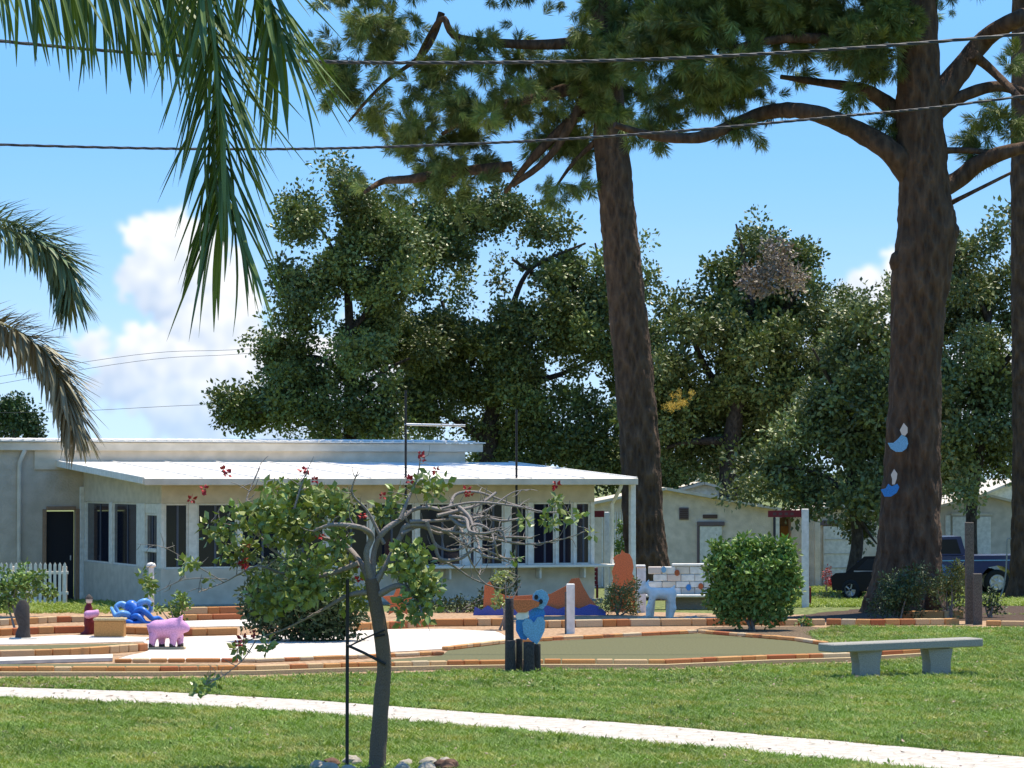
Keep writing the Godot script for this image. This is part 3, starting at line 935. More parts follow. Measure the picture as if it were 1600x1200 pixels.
	# gutter pipe on the left wall
	part(t, "rain_pipe", tube([Vector3(-1.45, 3.56, bz + 0.1), Vector3(-1.5, 3.45, bz + 0.1), Vector3(-1.56, 3.3, bz + 0.08), Vector3(-1.57, 3.15, bz + 0.06), Vector3(-1.57, 0.05, bz + 0.06)], 0.055, 8), M.fascia)
	part(t, "bounce_lit_band", boxm(Vector3(mx1 + 1.2, 0.48, 0.04), 0.0), M.beige, at(Vector3((mx1 - 1.2) / 2, 3.35, bz + 0.021)))  # paler strip over the main wall, roof bounce light put into its colour
	# stub wall between main wall and porch corner
	part(t, "corner_trim", boxm(Vector3(0.1, 2.7, 0.1), 0.01), M.white_paint, at(Vector3(-0.052, 1.35, -Dp + 0.052)))

func window(t: Node3D, p: Vector3, w: float, h: float, turn: float, i: int) -> void:
	var f := Node3D.new()
	f.name = "window"
	t.add_child(f, true)
	f.transform = at(p, turn)
	part(f, "pane", boxm(Vector3(w - 0.05, h - 0.05, 0.008), 0.0), M.glass)
	for s in [-1.0, 1.0]:
		part(f, "frame", boxm(Vector3(0.04, h, 0.06), 0.006), M.white_paint, at(Vector3(s * (w / 2 - 0.021), 0, 0)))
		part(f, "frame", boxm(Vector3(w - 0.086, 0.04, 0.06), 0.006), M.white_paint, at(Vector3(0, s * (h / 2 - 0.021), 0)))
	part(f, "curtain_streak", boxm(Vector3(minf(0.05, w * 0.12), h - 0.09, 0.02), 0.004), M.streak, at(Vector3(w * (0.06 if i % 2 == 0 else -0.04), 0, 0.012)))  # bar added to imitate the paler curtain streak behind each pane

# ------------------------------------------------------------------ sheds
func gable_shed(called: String, label: String, px0: float, px1: float, peak: float, peak_py: float, eave_py: float, depth: float, len_: float, m: Material) -> Node3D:
	var gyv := gy(depth)
	var a := P(px0, 748, depth); var b := P(px1, 748, depth); var k := P(peak, peak_py, depth)
	var e := P(px0, eave_py, depth).y
	var mid := (a.x + b.x) / 2.0
	var t := thing(called, label, "shed", Vector3(mid, gyv, -depth), "sheds behind the golf course")
	var poly := PackedVector2Array([Vector2(a.x - mid, -0.05), Vector2(b.x - mid, -0.05), Vector2(b.x - mid, e - gyv), Vector2(k.x - mid, k.y - gyv), Vector2(a.x - mid, e - gyv)])
	var st := st_new()
	add_prism(st, poly, at(Vector3(0, 0, -len_ / 2)), len_)
	part(t, "wall", done(st), m)
	for s in [0, 1]:
		var p := poly[4] if s == 0 else poly[2]
		var q := poly[3]
		var d := (q - p)
		var o := p - d.normalized() * 0.2
		var nn := Vector2(-d.y, d.x).normalized()
		if nn.y < 0: nn = -nn
		var rp := PackedVector2Array([o + nn * 0.006, q + nn * 0.006 , q + nn * 0.09, o + nn * 0.09])
		var sr := st_new()
		add_prism(sr, rp, at(Vector3(0, 0, -len_ / 2)), len_ + 0.5)
		part(t, "roof", done(sr), M.fascia)
	return t

func shed_box(t: Node3D, called: String, x0: float, y0: float, x1: float, y1: float, depth: float, thick: float, proud: float, m: Material) -> MeshInstance3D:
	var a := P(x0, y0, depth); var b := P(x1, y1, depth)
	return part(t, called, boxm(Vector3(absf(b.x - a.x), absf(a.y - b.y), thick), 0.01), m, at(Vector3((a.x + b.x) / 2, (a.y + b.y) / 2, -depth + thick / 2 + proud) - t.position))

func build_sheds() -> void:
	var t := gable_shed("tan_shed", "tan shed with white door, vent and small brown sign, behind square shrub", 878, 1218, 1040, 766, 798, 92.0, 7.0, M.tan)
	var base := gy(92.0)
	var gpy := 748.0 + (EYE - base) * F / 92.0
	var d := shed_box(t, "door", 1093, 822, 1128, gpy - 1, 92.0, 0.05, 0.004, M.white_paint)
	part(d, "handle", boxm(Vector3(0.05, 0.05, 0.06), 0.01), M.rim, at(Vector3(0.25, 0, 0.05)))
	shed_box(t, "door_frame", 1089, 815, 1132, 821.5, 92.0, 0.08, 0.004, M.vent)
	shed_box(t, "door_frame", 1089, 822, 1092.5, gpy - 1, 92.0, 0.07, 0.004, M.vent)
	shed_box(t, "sign", 1098, 804, 1121, 810, 92.0, 0.03, 0.004, M.brown_sign)
	var v := shed_box(t, "vent", 1061, 793, 1076, 812, 92.0, 0.04, 0.004, M.vent)
	for k in 5: part(v, "slat", boxm(Vector3(0.24, 0.03, 0.03), 0.004), M.brown_sign, at(Vector3(0, -0.12 + k * 0.06, 0.03)))
	for k in 14: shed_box(t, "siding_strip", 940 + k * 4.0, 800, 942.2 + k * 4.0, gpy - 1, 92.0, 0.03, 0.002, M.white_paint)
	shed_box(t, "corner_board", 1209, 802, 1217.5, gpy - 1, 92.0, 0.06, 0.003, M.white_paint)
	# white roofed shed behind
	var w := gable_shed("white_roof_shed", "shed with pale blue-white roof showing above the tan shed", 1060, 1140, 1100, 757, 768, 104.0, 5.0, M.white_paint)
	shed_box(w, "door", 1085, 790, 1100, 900, 104.0, 0.05, 0.004, M.vent)
	# carport shed with wide door
	var c := gable_shed("door_shed", "tan shed with wide white door under the oak foliage", 1236, 1372, 1310, 792, 804, 93.5, 6.0, M.tan)
	var gp2 := 748.0 + (EYE - gy(93.5)) * F / 93.5
	shed_box(c, "door", 1286, 822, 1340, gp2 - 1, 93.5, 0.05, 0.004, M.white_paint)
	shed_box(c, "door_frame", 1279, 813, 1346, 821, 93.5, 0.08, 0.004, M.vent)  # dark strip paints the shade above the wide door
	shed_box(c, "pillar", 1272, 812, 1281, gp2 - 1, 93.2, 0.16, 0.01, M.tan)
	for k in 3: shed_box(c, "door_rib", 1288, 842 + k * 22, 1338, 843.5 + k * 22, 93.5, 0.02, 0.056, M.fascia)
	# added brown block and panel fill the dark opening between them
	var e := gable_shed("gap_filler", "narrow brown block added to fill the dark opening between the two tan sheds", 1217, 1237, 1227, 806, 810, 94.5, 2.0, M.trim_door)
	shed_box(e, "door", 1219, 822, 1235, 912, 94.5, 0.05, 0.004, M.tan_box)
	# right shed
	var r := gable_shed("garage_shed", "grey-beige gable shed with pale double doors behind blue pickup", 1440, 1640, 1538, 775, 800, 98.0, 6.0, M.tan_grey)
	var gp3 := 748.0 + (EYE - gy(98.0)) * F / 98.0
	shed_box(r, "door", 1488, 807, 1517.6, gp3 - 1, 98.0, 0.05, 0.004, M.white_paint)
	shed_box(r, "door", 1518.4, 807, 1548, gp3 - 1, 98.0, 0.05, 0.004, M.white_paint)
	shed_box(r, "trim", 1477, 805, 1485, gp3 - 1, 98.0, 0.06, 0.003, M.white_paint)
	shed_box(r, "trim", 1486, 802, 1550, 806, 98.0, 0.07, 0.003, M.fascia)
	var r2 := gable_shed("white_gable_shed", "shed with bright white roof behind the grey-beige garage", 1500, 1680, 1590, 752, 790, 110.0, 6.0, M.white_paint)
	shed_box(r2, "trim", 1500, 789, 1680, 792, 110.0, 0.06, 0.003, M.roof_white)

# ------------------------------------------------------------------ trees
func tree(called: String, label: String, group: String, bpx: float, depth: float, trunk: Array, limbs: Array, bark: Material, sides := 14, bump := 0.1, sub := 6) -> Node3D:
	var o := P(bpx, 748, depth)
	o.y = gy(depth)
	var t := thing(called, label, "tree", o, group)
	var st := st_new()
	var tr := px_limb(trunk, depth, o)
	var first: Vector4 = tr[0]
	if first.y > 0.02: tr.push_front(Vector4(first.x, -0.1, first.z, first.w * 1.15))
	limb(st, tr, sides, bump, 5.0 if sides > 40 else 1.0, sub)
	part(t, "trunk", done(st), bark)
	for l in limbs:
		var sl := st_new()
		limb(sl, px_limb(l, depth, o, 0.25), 10, bump * 1.5, 2.0, 6)
		part(t, "limb", done(sl), bark)
	return t

func build_oaks() -> void:
	rng.seed = 101
	var leaf := clump(80, 0.5, 0.16, 0.105, 7)
	var groups := [
		["live_oak", "dark live oak with ragged left edge behind the white roof", 548, 104.0, [[548, 800, 0.28], [548, 690, 0.25], [547, 600, 0.2], [546, 500, 0.16], [540, 420, 0.1]],
			[[[547, 600, 0.14], [500, 560, 0.09], [450, 560, 0.05]], [[546, 520, 0.12], [590, 470, 0.08], [640, 420, 0.04]], [[548, 660, 0.12], [480, 640, 0.07], [400, 645, 0.04]], [[543, 450, 0.1], [515, 380, 0.06], [480, 330, 0.03]], [[548, 620, 0.12], [600, 580, 0.07], [640, 560, 0.04]]],
			[[395, 640, 70, 42], [350, 660, 32, 22], [445, 570, 55, 48], [480, 490, 50, 45], [500, 425, 55, 40], [470, 345, 42, 42], [530, 320, 60, 36], [560, 390, 50, 45], [500, 620, 65, 40], [590, 630, 50, 40], [600, 530, 70, 60], [590, 460, 60, 40], [640, 400, 45, 45], [545, 560, 50, 40], [470, 665, 80, 22], [590, 672, 60, 18], [450, 430, 25, 30], [560, 300, 50, 36], [500, 300, 40, 30], [620, 350, 45, 40], [590, 420, 40, 40], [520, 270, 30, 24]]],
		["live_oak", "broad live oak filling the gap beside the leaning pine trunk", 760, 108.0, [[760, 800, 0.4], [762, 720, 0.35], [770, 640, 0.28], [790, 560, 0.2], [800, 480, 0.14]],
			[[[770, 640, 0.2], [720, 560, 0.12], [690, 470, 0.06]], [[790, 560, 0.18], [850, 480, 0.12], [860, 450, 0.1], [800, 405, 0.05]], [[780, 600, 0.18], [860, 590, 0.1], [930, 560, 0.06]], [[800, 480, 0.12], [830, 420, 0.07], [915, 380, 0.04]], [[765, 690, 0.2], [700, 650, 0.1], [650, 630, 0.05]], [[920, 470, 0.1], [935, 420, 0.07], [930, 380, 0.03]]],
			[[720, 385, 62, 45], [780, 350, 60, 35], [850, 360, 38, 30], [690, 460, 55, 50], [760, 450, 65, 45], [700, 540, 75, 55], [790, 530, 65, 55], [860, 500, 55, 40], [900, 440, 40, 45], [830, 610, 70, 55], [740, 620, 70, 50], [680, 600, 45, 45], [910, 560, 55, 60], [900, 640, 65, 45], [930, 490, 40, 50], [660, 660, 40, 22], [780, 680, 55, 28], [880, 700, 80, 40], [950, 700, 70, 50], [830, 705, 60, 25], [1000, 640, 50, 60], [990, 560, 40, 50], [985, 720, 60, 40], [640, 620, 40, 40], [640, 540, 40, 50], [860, 420, 36, 30], [960, 450, 30, 50], [690, 340, 50, 40], [750, 330, 50, 40], [660, 390, 40, 40]]],
		["live_oak", "tall live oak with bare grey patch in its crown, between the pines", 1140, 104.0, [[1140, 800, 0.4], [1140, 720, 0.34], [1150, 640, 0.28], [1165, 540, 0.2], [1175, 450, 0.13]],
			[[[1150, 640, 0.2], [1100, 570, 0.12], [1070, 490, 0.06]], [[1165, 540, 0.18], [1220, 490, 0.12], [1250, 450, 0.05]], [[1145, 690, 0.2], [1080, 690, 0.1], [1040, 700, 0.05]], [[1160, 560, 0.15], [1250, 555, 0.1], [1310, 540, 0.05]], [[1175, 450, 0.1], [1160, 390, 0.06], [1150, 350, 0.03]]],
			[[1150, 370, 34, 34], [1200, 400, 60, 34], [1130, 430, 38, 40], [1245, 420, 34, 45], [1190, 470, 60, 40], [1080, 480, 45, 45], [1050, 540, 45, 50], [1110, 550, 60, 55], [1180, 560, 60, 50], [1260, 490, 40, 40], [1090, 630, 65, 50], [1160, 640, 65, 45], [1230, 620, 40, 45], [1050, 610, 45, 55], [1060, 700, 30, 40], [1110, 700, 40, 30], [1030, 380, 26, 45], [1300, 500, 34, 38], [1165, 720, 45, 40], [1010, 440, 20, 30], [1030, 660, 50, 60], [1020, 580, 40, 50], [1230, 540, 50, 45], [1300, 560, 40, 40], [1290, 620, 40, 40], [1040, 740, 50, 30], [1200, 680, 50, 40], [1150, 500, 50, 40], [1270, 450, 20, 24], [1330, 470, 30, 25]]],
		["live_oak", "low spreading live oak overhanging the shed with the wide door", 1330, 86.0, [[1330, 905, 0.2], [1340, 840, 0.17], [1330, 760, 0.14], [1340, 660, 0.12], [1345, 580, 0.08]],
			[[[1335, 780, 0.1], [1280, 740, 0.07], [1220, 730, 0.03]], [[1335, 700, 0.1], [1380, 640, 0.06], [1385, 580, 0.03]], [[1340, 660, 0.1], [1300, 600, 0.06], [1270, 545, 0.03]], [[1335, 800, 0.08], [1355, 830, 0.05], [1370, 850, 0.02]]],
			[[1355, 545, 55, 45], [1370, 480, 35, 30], [1320, 590, 45, 40], [1370, 620, 55, 55], [1300, 660, 55, 45], [1240, 690, 45, 38], [1350, 700, 55, 50], [1290, 730, 65, 40], [1220, 745, 50, 38], [1350, 770, 50, 35], [1280, 785, 60, 20], [1180, 770, 45, 22], [1335, 815, 26, 24], [1390, 690, 30, 60], [1310, 545, 26, 22], [1180, 740, 40, 30], [1345, 500, 40, 30], [1385, 550, 30, 40], [1340, 640, 50, 40], [1390, 760, 30, 40], [1260, 650, 34, 30], [1400, 470, 30, 40]]],
		["live_oak", "live oak with pale grey-green crown behind the big pine trunk", 1540, 96.0, [[1520, 905, 0.2], [1518, 800, 0.18], [1530, 700, 0.2], [1540, 600, 0.16], [1545, 480, 0.1]],
			[[[1530, 700, 0.14], [1490, 640, 0.08], [1470, 560, 0.04]], [[1540, 600, 0.14], [1590, 540, 0.08], [1620, 470, 0.04]], [[1545, 500, 0.1], [1510, 430, 0.05], [1500, 380, 0.03]]],
			[[1540, 390, 50, 45], [1500, 440, 45, 50], [1570, 450, 50, 50], [1490, 520, 40, 40], [1560, 540, 60, 50], [1500, 610, 50, 50], [1570, 630, 50, 55], [1530, 690, 60, 40], [1490, 720, 40, 40], [1560, 715, 40, 30], [1620, 480, 50, 80], [1640, 620, 60, 90], [1500, 760, 35, 22], [1475, 660, 30, 50], [1475, 590, 26, 40], [1530, 480, 50, 40], [1540, 600, 40, 40], [1580, 690, 30, 40], [1470, 420, 20, 40], [1560, 350, 30, 24]]],
	]
	for g in groups:
		var t := tree(g[0], g[1], "live oaks behind the buildings", g[2], g[3], g[4], g[5], M.bark_oak, 10, 0.1, 4)
		crown(t, "crown", g[6], g[3], leaf, M.oak_leaf if g[2] < 1300 else M.oak_leaf2, 14.0, 0.9, -0.2, 0.4, 0.05, false, 8)
		if g[2] == 1140:
			crown(t, "bare_twig_patch", [[1215, 405, 34, 24, -2.6], [1240, 425, 22, 22, -2.6], [1185, 440, 20, 24, -2.6]], g[3], leaf, M.dry_leaf, 6.0, 0.8, -0.2, 0.5, 0.1)
			crown(t, "yellow_blossom", [[1066, 620, 20, 14, -2.6], [1052, 634, 18, 10, -2.6]], g[3], leaf, M.yellow_leaf, 1.2, 0.2, -0.5, 0.5, 0.1)
	# a bare, lichen-grey patch and yellow flowers are small clumps of their own colour
	var far := tree("round_pine", "small round-topped tree far away above the roof, beside palm frond", "", 22, 190.0, [[22, 770, 0.3], [24, 700, 0.25], [28, 650, 0.18]], [], M.bark_oak, 8)
	crown(far, "crown", [[20, 650, 34, 22], [45, 660, 22, 18], [8, 668, 24, 18], [50, 682, 14, 10], [15, 635, 24, 10]], 190.0, leaf, M.dark_leaf, 3.0, 1.4, -0.25, 0.2)
	var hedge := [["distant_tree", "distant low trees seen in gaps behind the oaks", 620, 150.0, [[560, 690, 70, 20], [640, 700, 60, 25], [500, 705, 60, 15], [740, 712, 60, 22], [800, 715, 50, 20]]],
		["distant_tree", "distant low trees behind the tan shed roof", 1130, 150.0, [[1120, 745, 40, 20], [1160, 750, 50, 24], [1060, 745, 40, 24], [1010, 742, 50, 30]]],
		["distant_tree", "distant low trees filling the view behind the wide shed door", 1400, 150.0, [[1330, 770, 60, 40], [1400, 760, 60, 50], [1470, 770, 60, 40], [1260, 765, 50, 30], [1420, 810, 40, 30]]]]
	for h in hedge:
		var t := tree(h[0], h[1], "distant trees", h[2], h[3], [[h[2], 830, 0.3], [h[2], 770, 0.25], [h[2], 735, 0.15]], [], M.bark_oak, 8)
		crown(t, "crown", h[4], h[3], leaf, M.oak_leaf2, 4.0, 1.3, -0.3, 0.2)

func build_pines() -> void:
	rng.seed = 202
	var tuft := needle_tuft(120, 0.28, 0.014, 4)
	var t := tree("pine_tree", "tall pine with dark leaning trunk behind the orange cutout and block wall", "tall pines", 1012, 80.0,
		[[1016, 935, 0.75], [1012, 890, 0.58], [1004, 800, 0.53], [1000, 700, 0.51], [990, 580, 0.5], [978, 460, 0.48], [966, 340, 0.46], [955, 220, 0.44], [948, 100, 0.38], [940, -120, 0.3], [935, -380, 0.1]],
		[[[950, 140, 0.2], [880, 200, 0.14], [830, 250, 0.1], [790, 300, 0.05]], [[948, 120, 0.22], [850, 150, 0.16], [760, 170, 0.1], [690, 210, 0.05]], [[945, 60, 0.2], [850, 70, 0.14], [720, 60, 0.1], [690, 30, 0.08], [650, 95, 0.05]],
		[[800, 260, 0.15], [700, 270, 0.13], [640, 280, 0.12], [600, 283, 0.09], [570, 300, 0.05]], [[945, 40, 0.16], [1000, 60, 0.1], [1080, 110, 0.06]], [[690, 20, 0.1], [665, 80, 0.07], [600, 130, 0.05], [545, 190, 0.03]], [[945, -60, 0.2], [820, -60, 0.12], [700, -20, 0.08]], [[945, -40, 0.18], [1040, -60, 0.1], [1120, -20, 0.06]], [[948, 80, 0.2], [870, 230, 0.1], [800, 290, 0.08]], [[955, 200, 0.1], [900, 250, 0.06], [870, 290, 0.03]]], M.bark_pine, 64, 0.11, 26)
	crown(t, "crown", [[700, 190, 55, 36, 0.5], [760, 150, 65, 42, -1.0], [830, 150, 70, 50, 0.0], [900, 140, 70, 55, 1.0], [720, 250, 60, 45, 1.0], [680, 290, 38, 38, 0.5], [720, 320, 40, 28, 0.5], [790, 215, 65, 40, 0.0], [860, 210, 60, 36, 1.0], [740, 80, 55, 30, -1.0], [800, 70, 75, 40, 0.5], [880, 55, 75, 40, -1.0], [960, 70, 60, 45, 1.5], [1010, 150, 50, 40, 1.0], [1030, 60, 60, 45, 0.0], [590, 200, 26, 36, 1.0], [560, 140, 40, 32, 0.0], [600, 80, 38, 32, 0.0], [640, 40, 44, 30, 0.0], [570, 40, 46, 32, -1.0], [500, 60, 40, 36, 1.0], [510, 130, 30, 40, 0.0], [570, 265, 32, 26, 0.5], [620, 310, 20, 20, 0.5], [540, 255, 26, 22, -0.5], [870, 300, 36, 22, -0.5], [905, 290, 18, 26, 0.0], [910, 235, 40, 28, 1.2], [1010, 215, 24, 20, 0.0], [720, 10, 60, 26, 0.0], [860, 0, 100, 36, 0.0], [990, 10, 70, 40, 0.0], [540, 0, 50, 30, 0.0], [820, -70, 150, 50, 0.0], [980, -90, 130, 60, 0.0], [630, -40, 80, 40, 0.5], [680, 240, 40, 40, 0.0], [760, 260, 40, 40, 0.0], [830, 110, 60, 40, 0.6], [780, 110, 50, 36, 0.0], [940, 110, 60, 50, -0.6], [960, 170, 50, 36, -0.5], [1000, 110, 60, 40, 0.5], [650, 200, 36, 40, 0.0], [530, 100, 36, 30, 0.3], [700, 330, 36, 24, 0.3], [660, 130, 40, 36, 0.0], [690, 110, 30, 30, 0.0]], 80.0, tuft, M.pine_leaf, 46.0, 1.0, -0.16, 0.5, 0.2, true, 7)
	var r := tree("pine_tree", "massive pine with knotty trunk and two blue plaques nailed to it", "tall pines", 1418, 63.0,
		[[1412, 985, 1.0], [1414, 950, 0.86], [1418, 900, 0.70], [1422, 820, 0.62], [1426, 700, 0.56], [1430, 600, 0.53], [1434, 500, 0.54], [1440, 430, 0.60], [1448, 360, 0.60], [1444, 300, 0.52], [1440, 230, 0.50], [1436, 150, 0.46], [1434, 60, 0.42], [1432, -80, 0.36], [1428, -260, 0.2]],
		[[[1425, 275, 0.3], [1390, 235, 0.24], [1330, 200, 0.2], [1265, 175, 0.17], [1200, 175, 0.15], [1140, 198, 0.13], [1090, 215, 0.12], [1020, 212, 0.09], [960, 195, 0.06]], [[1430, 190, 0.22], [1390, 165, 0.17], [1350, 140, 0.13], [1290, 130, 0.09], [1220, 120, 0.05]],
		[[1460, 160, 0.3], [1500, 110, 0.24], [1540, 60, 0.2], [1590, 30, 0.17], [1640, 10, 0.1]], [[1455, 180, 0.2], [1500, 152, 0.14], [1555, 135, 0.12], [1600, 145, 0.1], [1660, 170, 0.06]], [[1455, 300, 0.24], [1490, 285, 0.2], [1530, 255, 0.17], [1580, 235, 0.14], [1640, 225, 0.1]], [[1465, 236, 0.08], [1510, 235, 0.07], [1560, 240, 0.05]],
		[[1430, 40, 0.2], [1340, 60, 0.14], [1230, 60, 0.1], [1120, 80, 0.05]], [[1430, -20, 0.2], [1320, -30, 0.13], [1200, 0, 0.08]], [[1433, 0, 0.2], [1520, -40, 0.14], [1620, -60, 0.08]], [[1520, 85, 0.12], [1550, 110, 0.09], [1600, 160, 0.07]],
		[[1440, 425, 0.42, 0.0], [1415, 412, 0.34, -0.05], [1398, 406, 0.22, -0.1], [1391, 404, 0.1, -0.1]], [[1448, 372, 0.45, 0.0], [1474, 364, 0.36, -0.05], [1490, 362, 0.24, -0.1], [1498, 362, 0.1, -0.1]], [[1480, 320, 0.06], [1520, 300, 0.04], [1580, 270, 0.03]]], M.bark_pine, 64, 0.11, 22)
	crown(r, "crown", [[1060, 100, 70, 45, 0.0], [1130, 60, 80, 45, 1.0], [1090, 165, 50, 30, 0.0], [1180, 150, 70, 42, 0.5], [1200, 200, 30, 18, 0.0], [1150, 110, 70, 36, -1.0], [1230, 100, 75, 45, 0.0], [1290, 60, 80, 50, 0.8], [1290, 130, 45, 26, -0.5], [1360, 70, 70, 45, -0.8], [1430, 40, 50, 30, -1.0], [1330, 150, 26, 16, 0.5], [1490, 30, 30, 26, -0.5], [1040, 200, 34, 18, 0.4], [1000, 205, 26, 16, 0.2], [1210, 20, 110, 40, 0.0], [1370, 10, 110, 36, 0.5], [1080, 20, 100, 40, 0.0], [1300, -60, 200, 50, 0.0], [1100, -60, 140, 45, 0.0], [1500, -70, 120, 40, 0.0], [1540, 175, 26, 24, 0.6], [1575, 195, 20, 22, 0.6], [1520, 215, 20, 14, 0.5], [1590, 90, 24, 36, 0.8], [1530, 240, 14, 12, 0.4], [1480, 75, 20, 30, -0.4], [1385, 195, 14, 16, 0.3], [1400, 215, 10, 14, 0.3], [1060, 50, 70, 45, 0.0], [1120, 130, 60, 40, 0.2], [1250, 40, 70, 40, 0.0], [1330, 100, 50, 34, 0.0], [1390, 40, 60, 36, -0.6], [1240, 170, 40, 24, 0.0], [1150, 190, 40, 20, 0.0], [1060, 150, 50, 36, 0.3]], 63.0, tuft, M.pine_leaf, 62.0, 0.88, -0.16, 0.5, 0.2, true, 7)
	var e := tree("pine_tree", "straight pine trunk with a garden hose hung beside it", "tall pines", 1608, 82.0,
		[[1606, 940, 0.62], [1608, 880, 0.5], [1610, 700, 0.48], [1608, 500, 0.46], [1606, 300, 0.45], [1606, 60, 0.42], [1604, -150, 0.3], [1600, -380, 0.1]],
		[[[1606, -60, 0.2], [1540, -110, 0.12], [1480, -120, 0.06]], [[1606, -100, 0.2], [1680, -150, 0.12], [1760, -140, 0.06]]], M.bark_pine, 56, 0.11, 26)
	crown(e, "crown", [[1540, -130, 90, 50], [1680, -150, 100, 60], [1600, -260, 130, 80], [1690, 60, 40, 40]], 82.0, tuft, M.pine_leaf, 16.0, 1.1, -0.25, 0.5, 0.3, true)

# ------------------------------------------------------------------ palms
var leaflets := []

func make_leaflets() -> void:
	var g := RandomNumberGenerator.new(); g.seed = 55
	for v in 5:
		var st := st_new()
		st.set_smooth_group(-1)
		var bend := g.randf_range(0.25, 0.75)
		var p := Vector3.ZERO
		var ang := 0.0
		var n := 7
		var prev := []
		var tone := g.randf_range(0.85, 1.1)
		for i in n + 1:
			var t := float(i) / n
			var w := 0.036 * (0.35 + sin(minf(t * 1.5 + 0.25, 1.7)) * 0.75) * (1.0 - pow(t, 3.0)) + 0.002
			var now := [p + Vector3(0, 0, w), p + Vector3(0, -w * 0.35, 0), p - Vector3(0, 0, w)]
			if i > 0:
				for k in 2:
					for vtx in [prev[k], prev[k + 1], now[k + 1], prev[k], now[k + 1], now[k]]:
						st.set_color(Color(tone, tone, tone)); st.add_vertex(vtx)
			prev = now
			ang -= bend / n * (1.6 if i < 3 else 0.5)
			p += Vector3(cos(ang), sin(ang), sin(i * 0.7 + v) * 0.06) / n
		leaflets.append(done(st))

func frond(tree_: Node3D, pts: Array, n: int, L: float, m: Material, as_parts: bool, wide := 1.0, fwd := 0.5, tilt_up := 0.0, r0 := 0.03, more := 0, roll := 0.15) -> void:
	# pts: Vector3 in the palm's own space, from the crown outwards
	var line := smooth_line(pts, 8)
	var st := st_new()
	var rr := []
	for i in line.size(): rr.append(lerpf(r0, r0 * 0.15, float(i) / (line.size() - 1)))
	add_tube(st, line, rr, 6)
	var f := part(tree_, "frond", done(st), M.rachis)
	var fx := []; var fc := []
	for j in n + more:
		for s in [-1.0, 1.0]:
			var i := j if j < n else int(float(j - n) / more * n)
			var t := clampf(0.12 + 0.88 * (i + rng.randf_range(0.0, 0.8)) / n, 0.0, 0.995)
			var fi := t * (line.size() - 1)
			var k := int(fi)
			var p: Vector3 = line[k].lerp(line[k + 1], fi - k)
			var tan: Vector3 = (line[k + 1] - line[k]).normalized()
			var flat := tan.cross(Vector3.UP)
			var side: Vector3 = (flat.normalized() * (1.0 - absf(tan.y)) + Vector3(0.93, 0, 0.35) * signf(flat.x + flat.z + 0.001) * absf(tan.y) * 1.5).normalized() * s
			side = (side - tan * side.dot(tan)).normalized().rotated(tan, rng.randfn() * roll)
			var dir := (side + tan * (fwd + t * t * 0.9) + Vector3.UP * (tilt_up + rng.randfn() * 0.10) + Vector3(rng.randfn(), 0, rng.randfn()) * 0.14).normalized()
			var z := dir.cross(Vector3.UP).normalized()
			var up := z.cross(dir).normalized()
			var ll := L * (sin(clampf(t * 1.1 + 0.35, 0.0, PI - 0.65)) * 0.9 + 0.1) * rng.randf_range(0.8, 1.12)
			var x := Transform3D(Basis(dir * ll, up * ll, z * ll * wide), p)
			if as_parts and j < n:
				part(f, "leaflet", leaflets[rng.randi() % 5], m, x)
			else:
				fx.append(x)
				var q := rng.randf_range(0.75, 1.2)
				fc.append(Color(q, q, q))
	if fx.size():
		var mm := multi(f, "leaflets", leaflets[rng.randi() % 5], m, fx, fc)
		mm.set_meta("kind", "stuff")

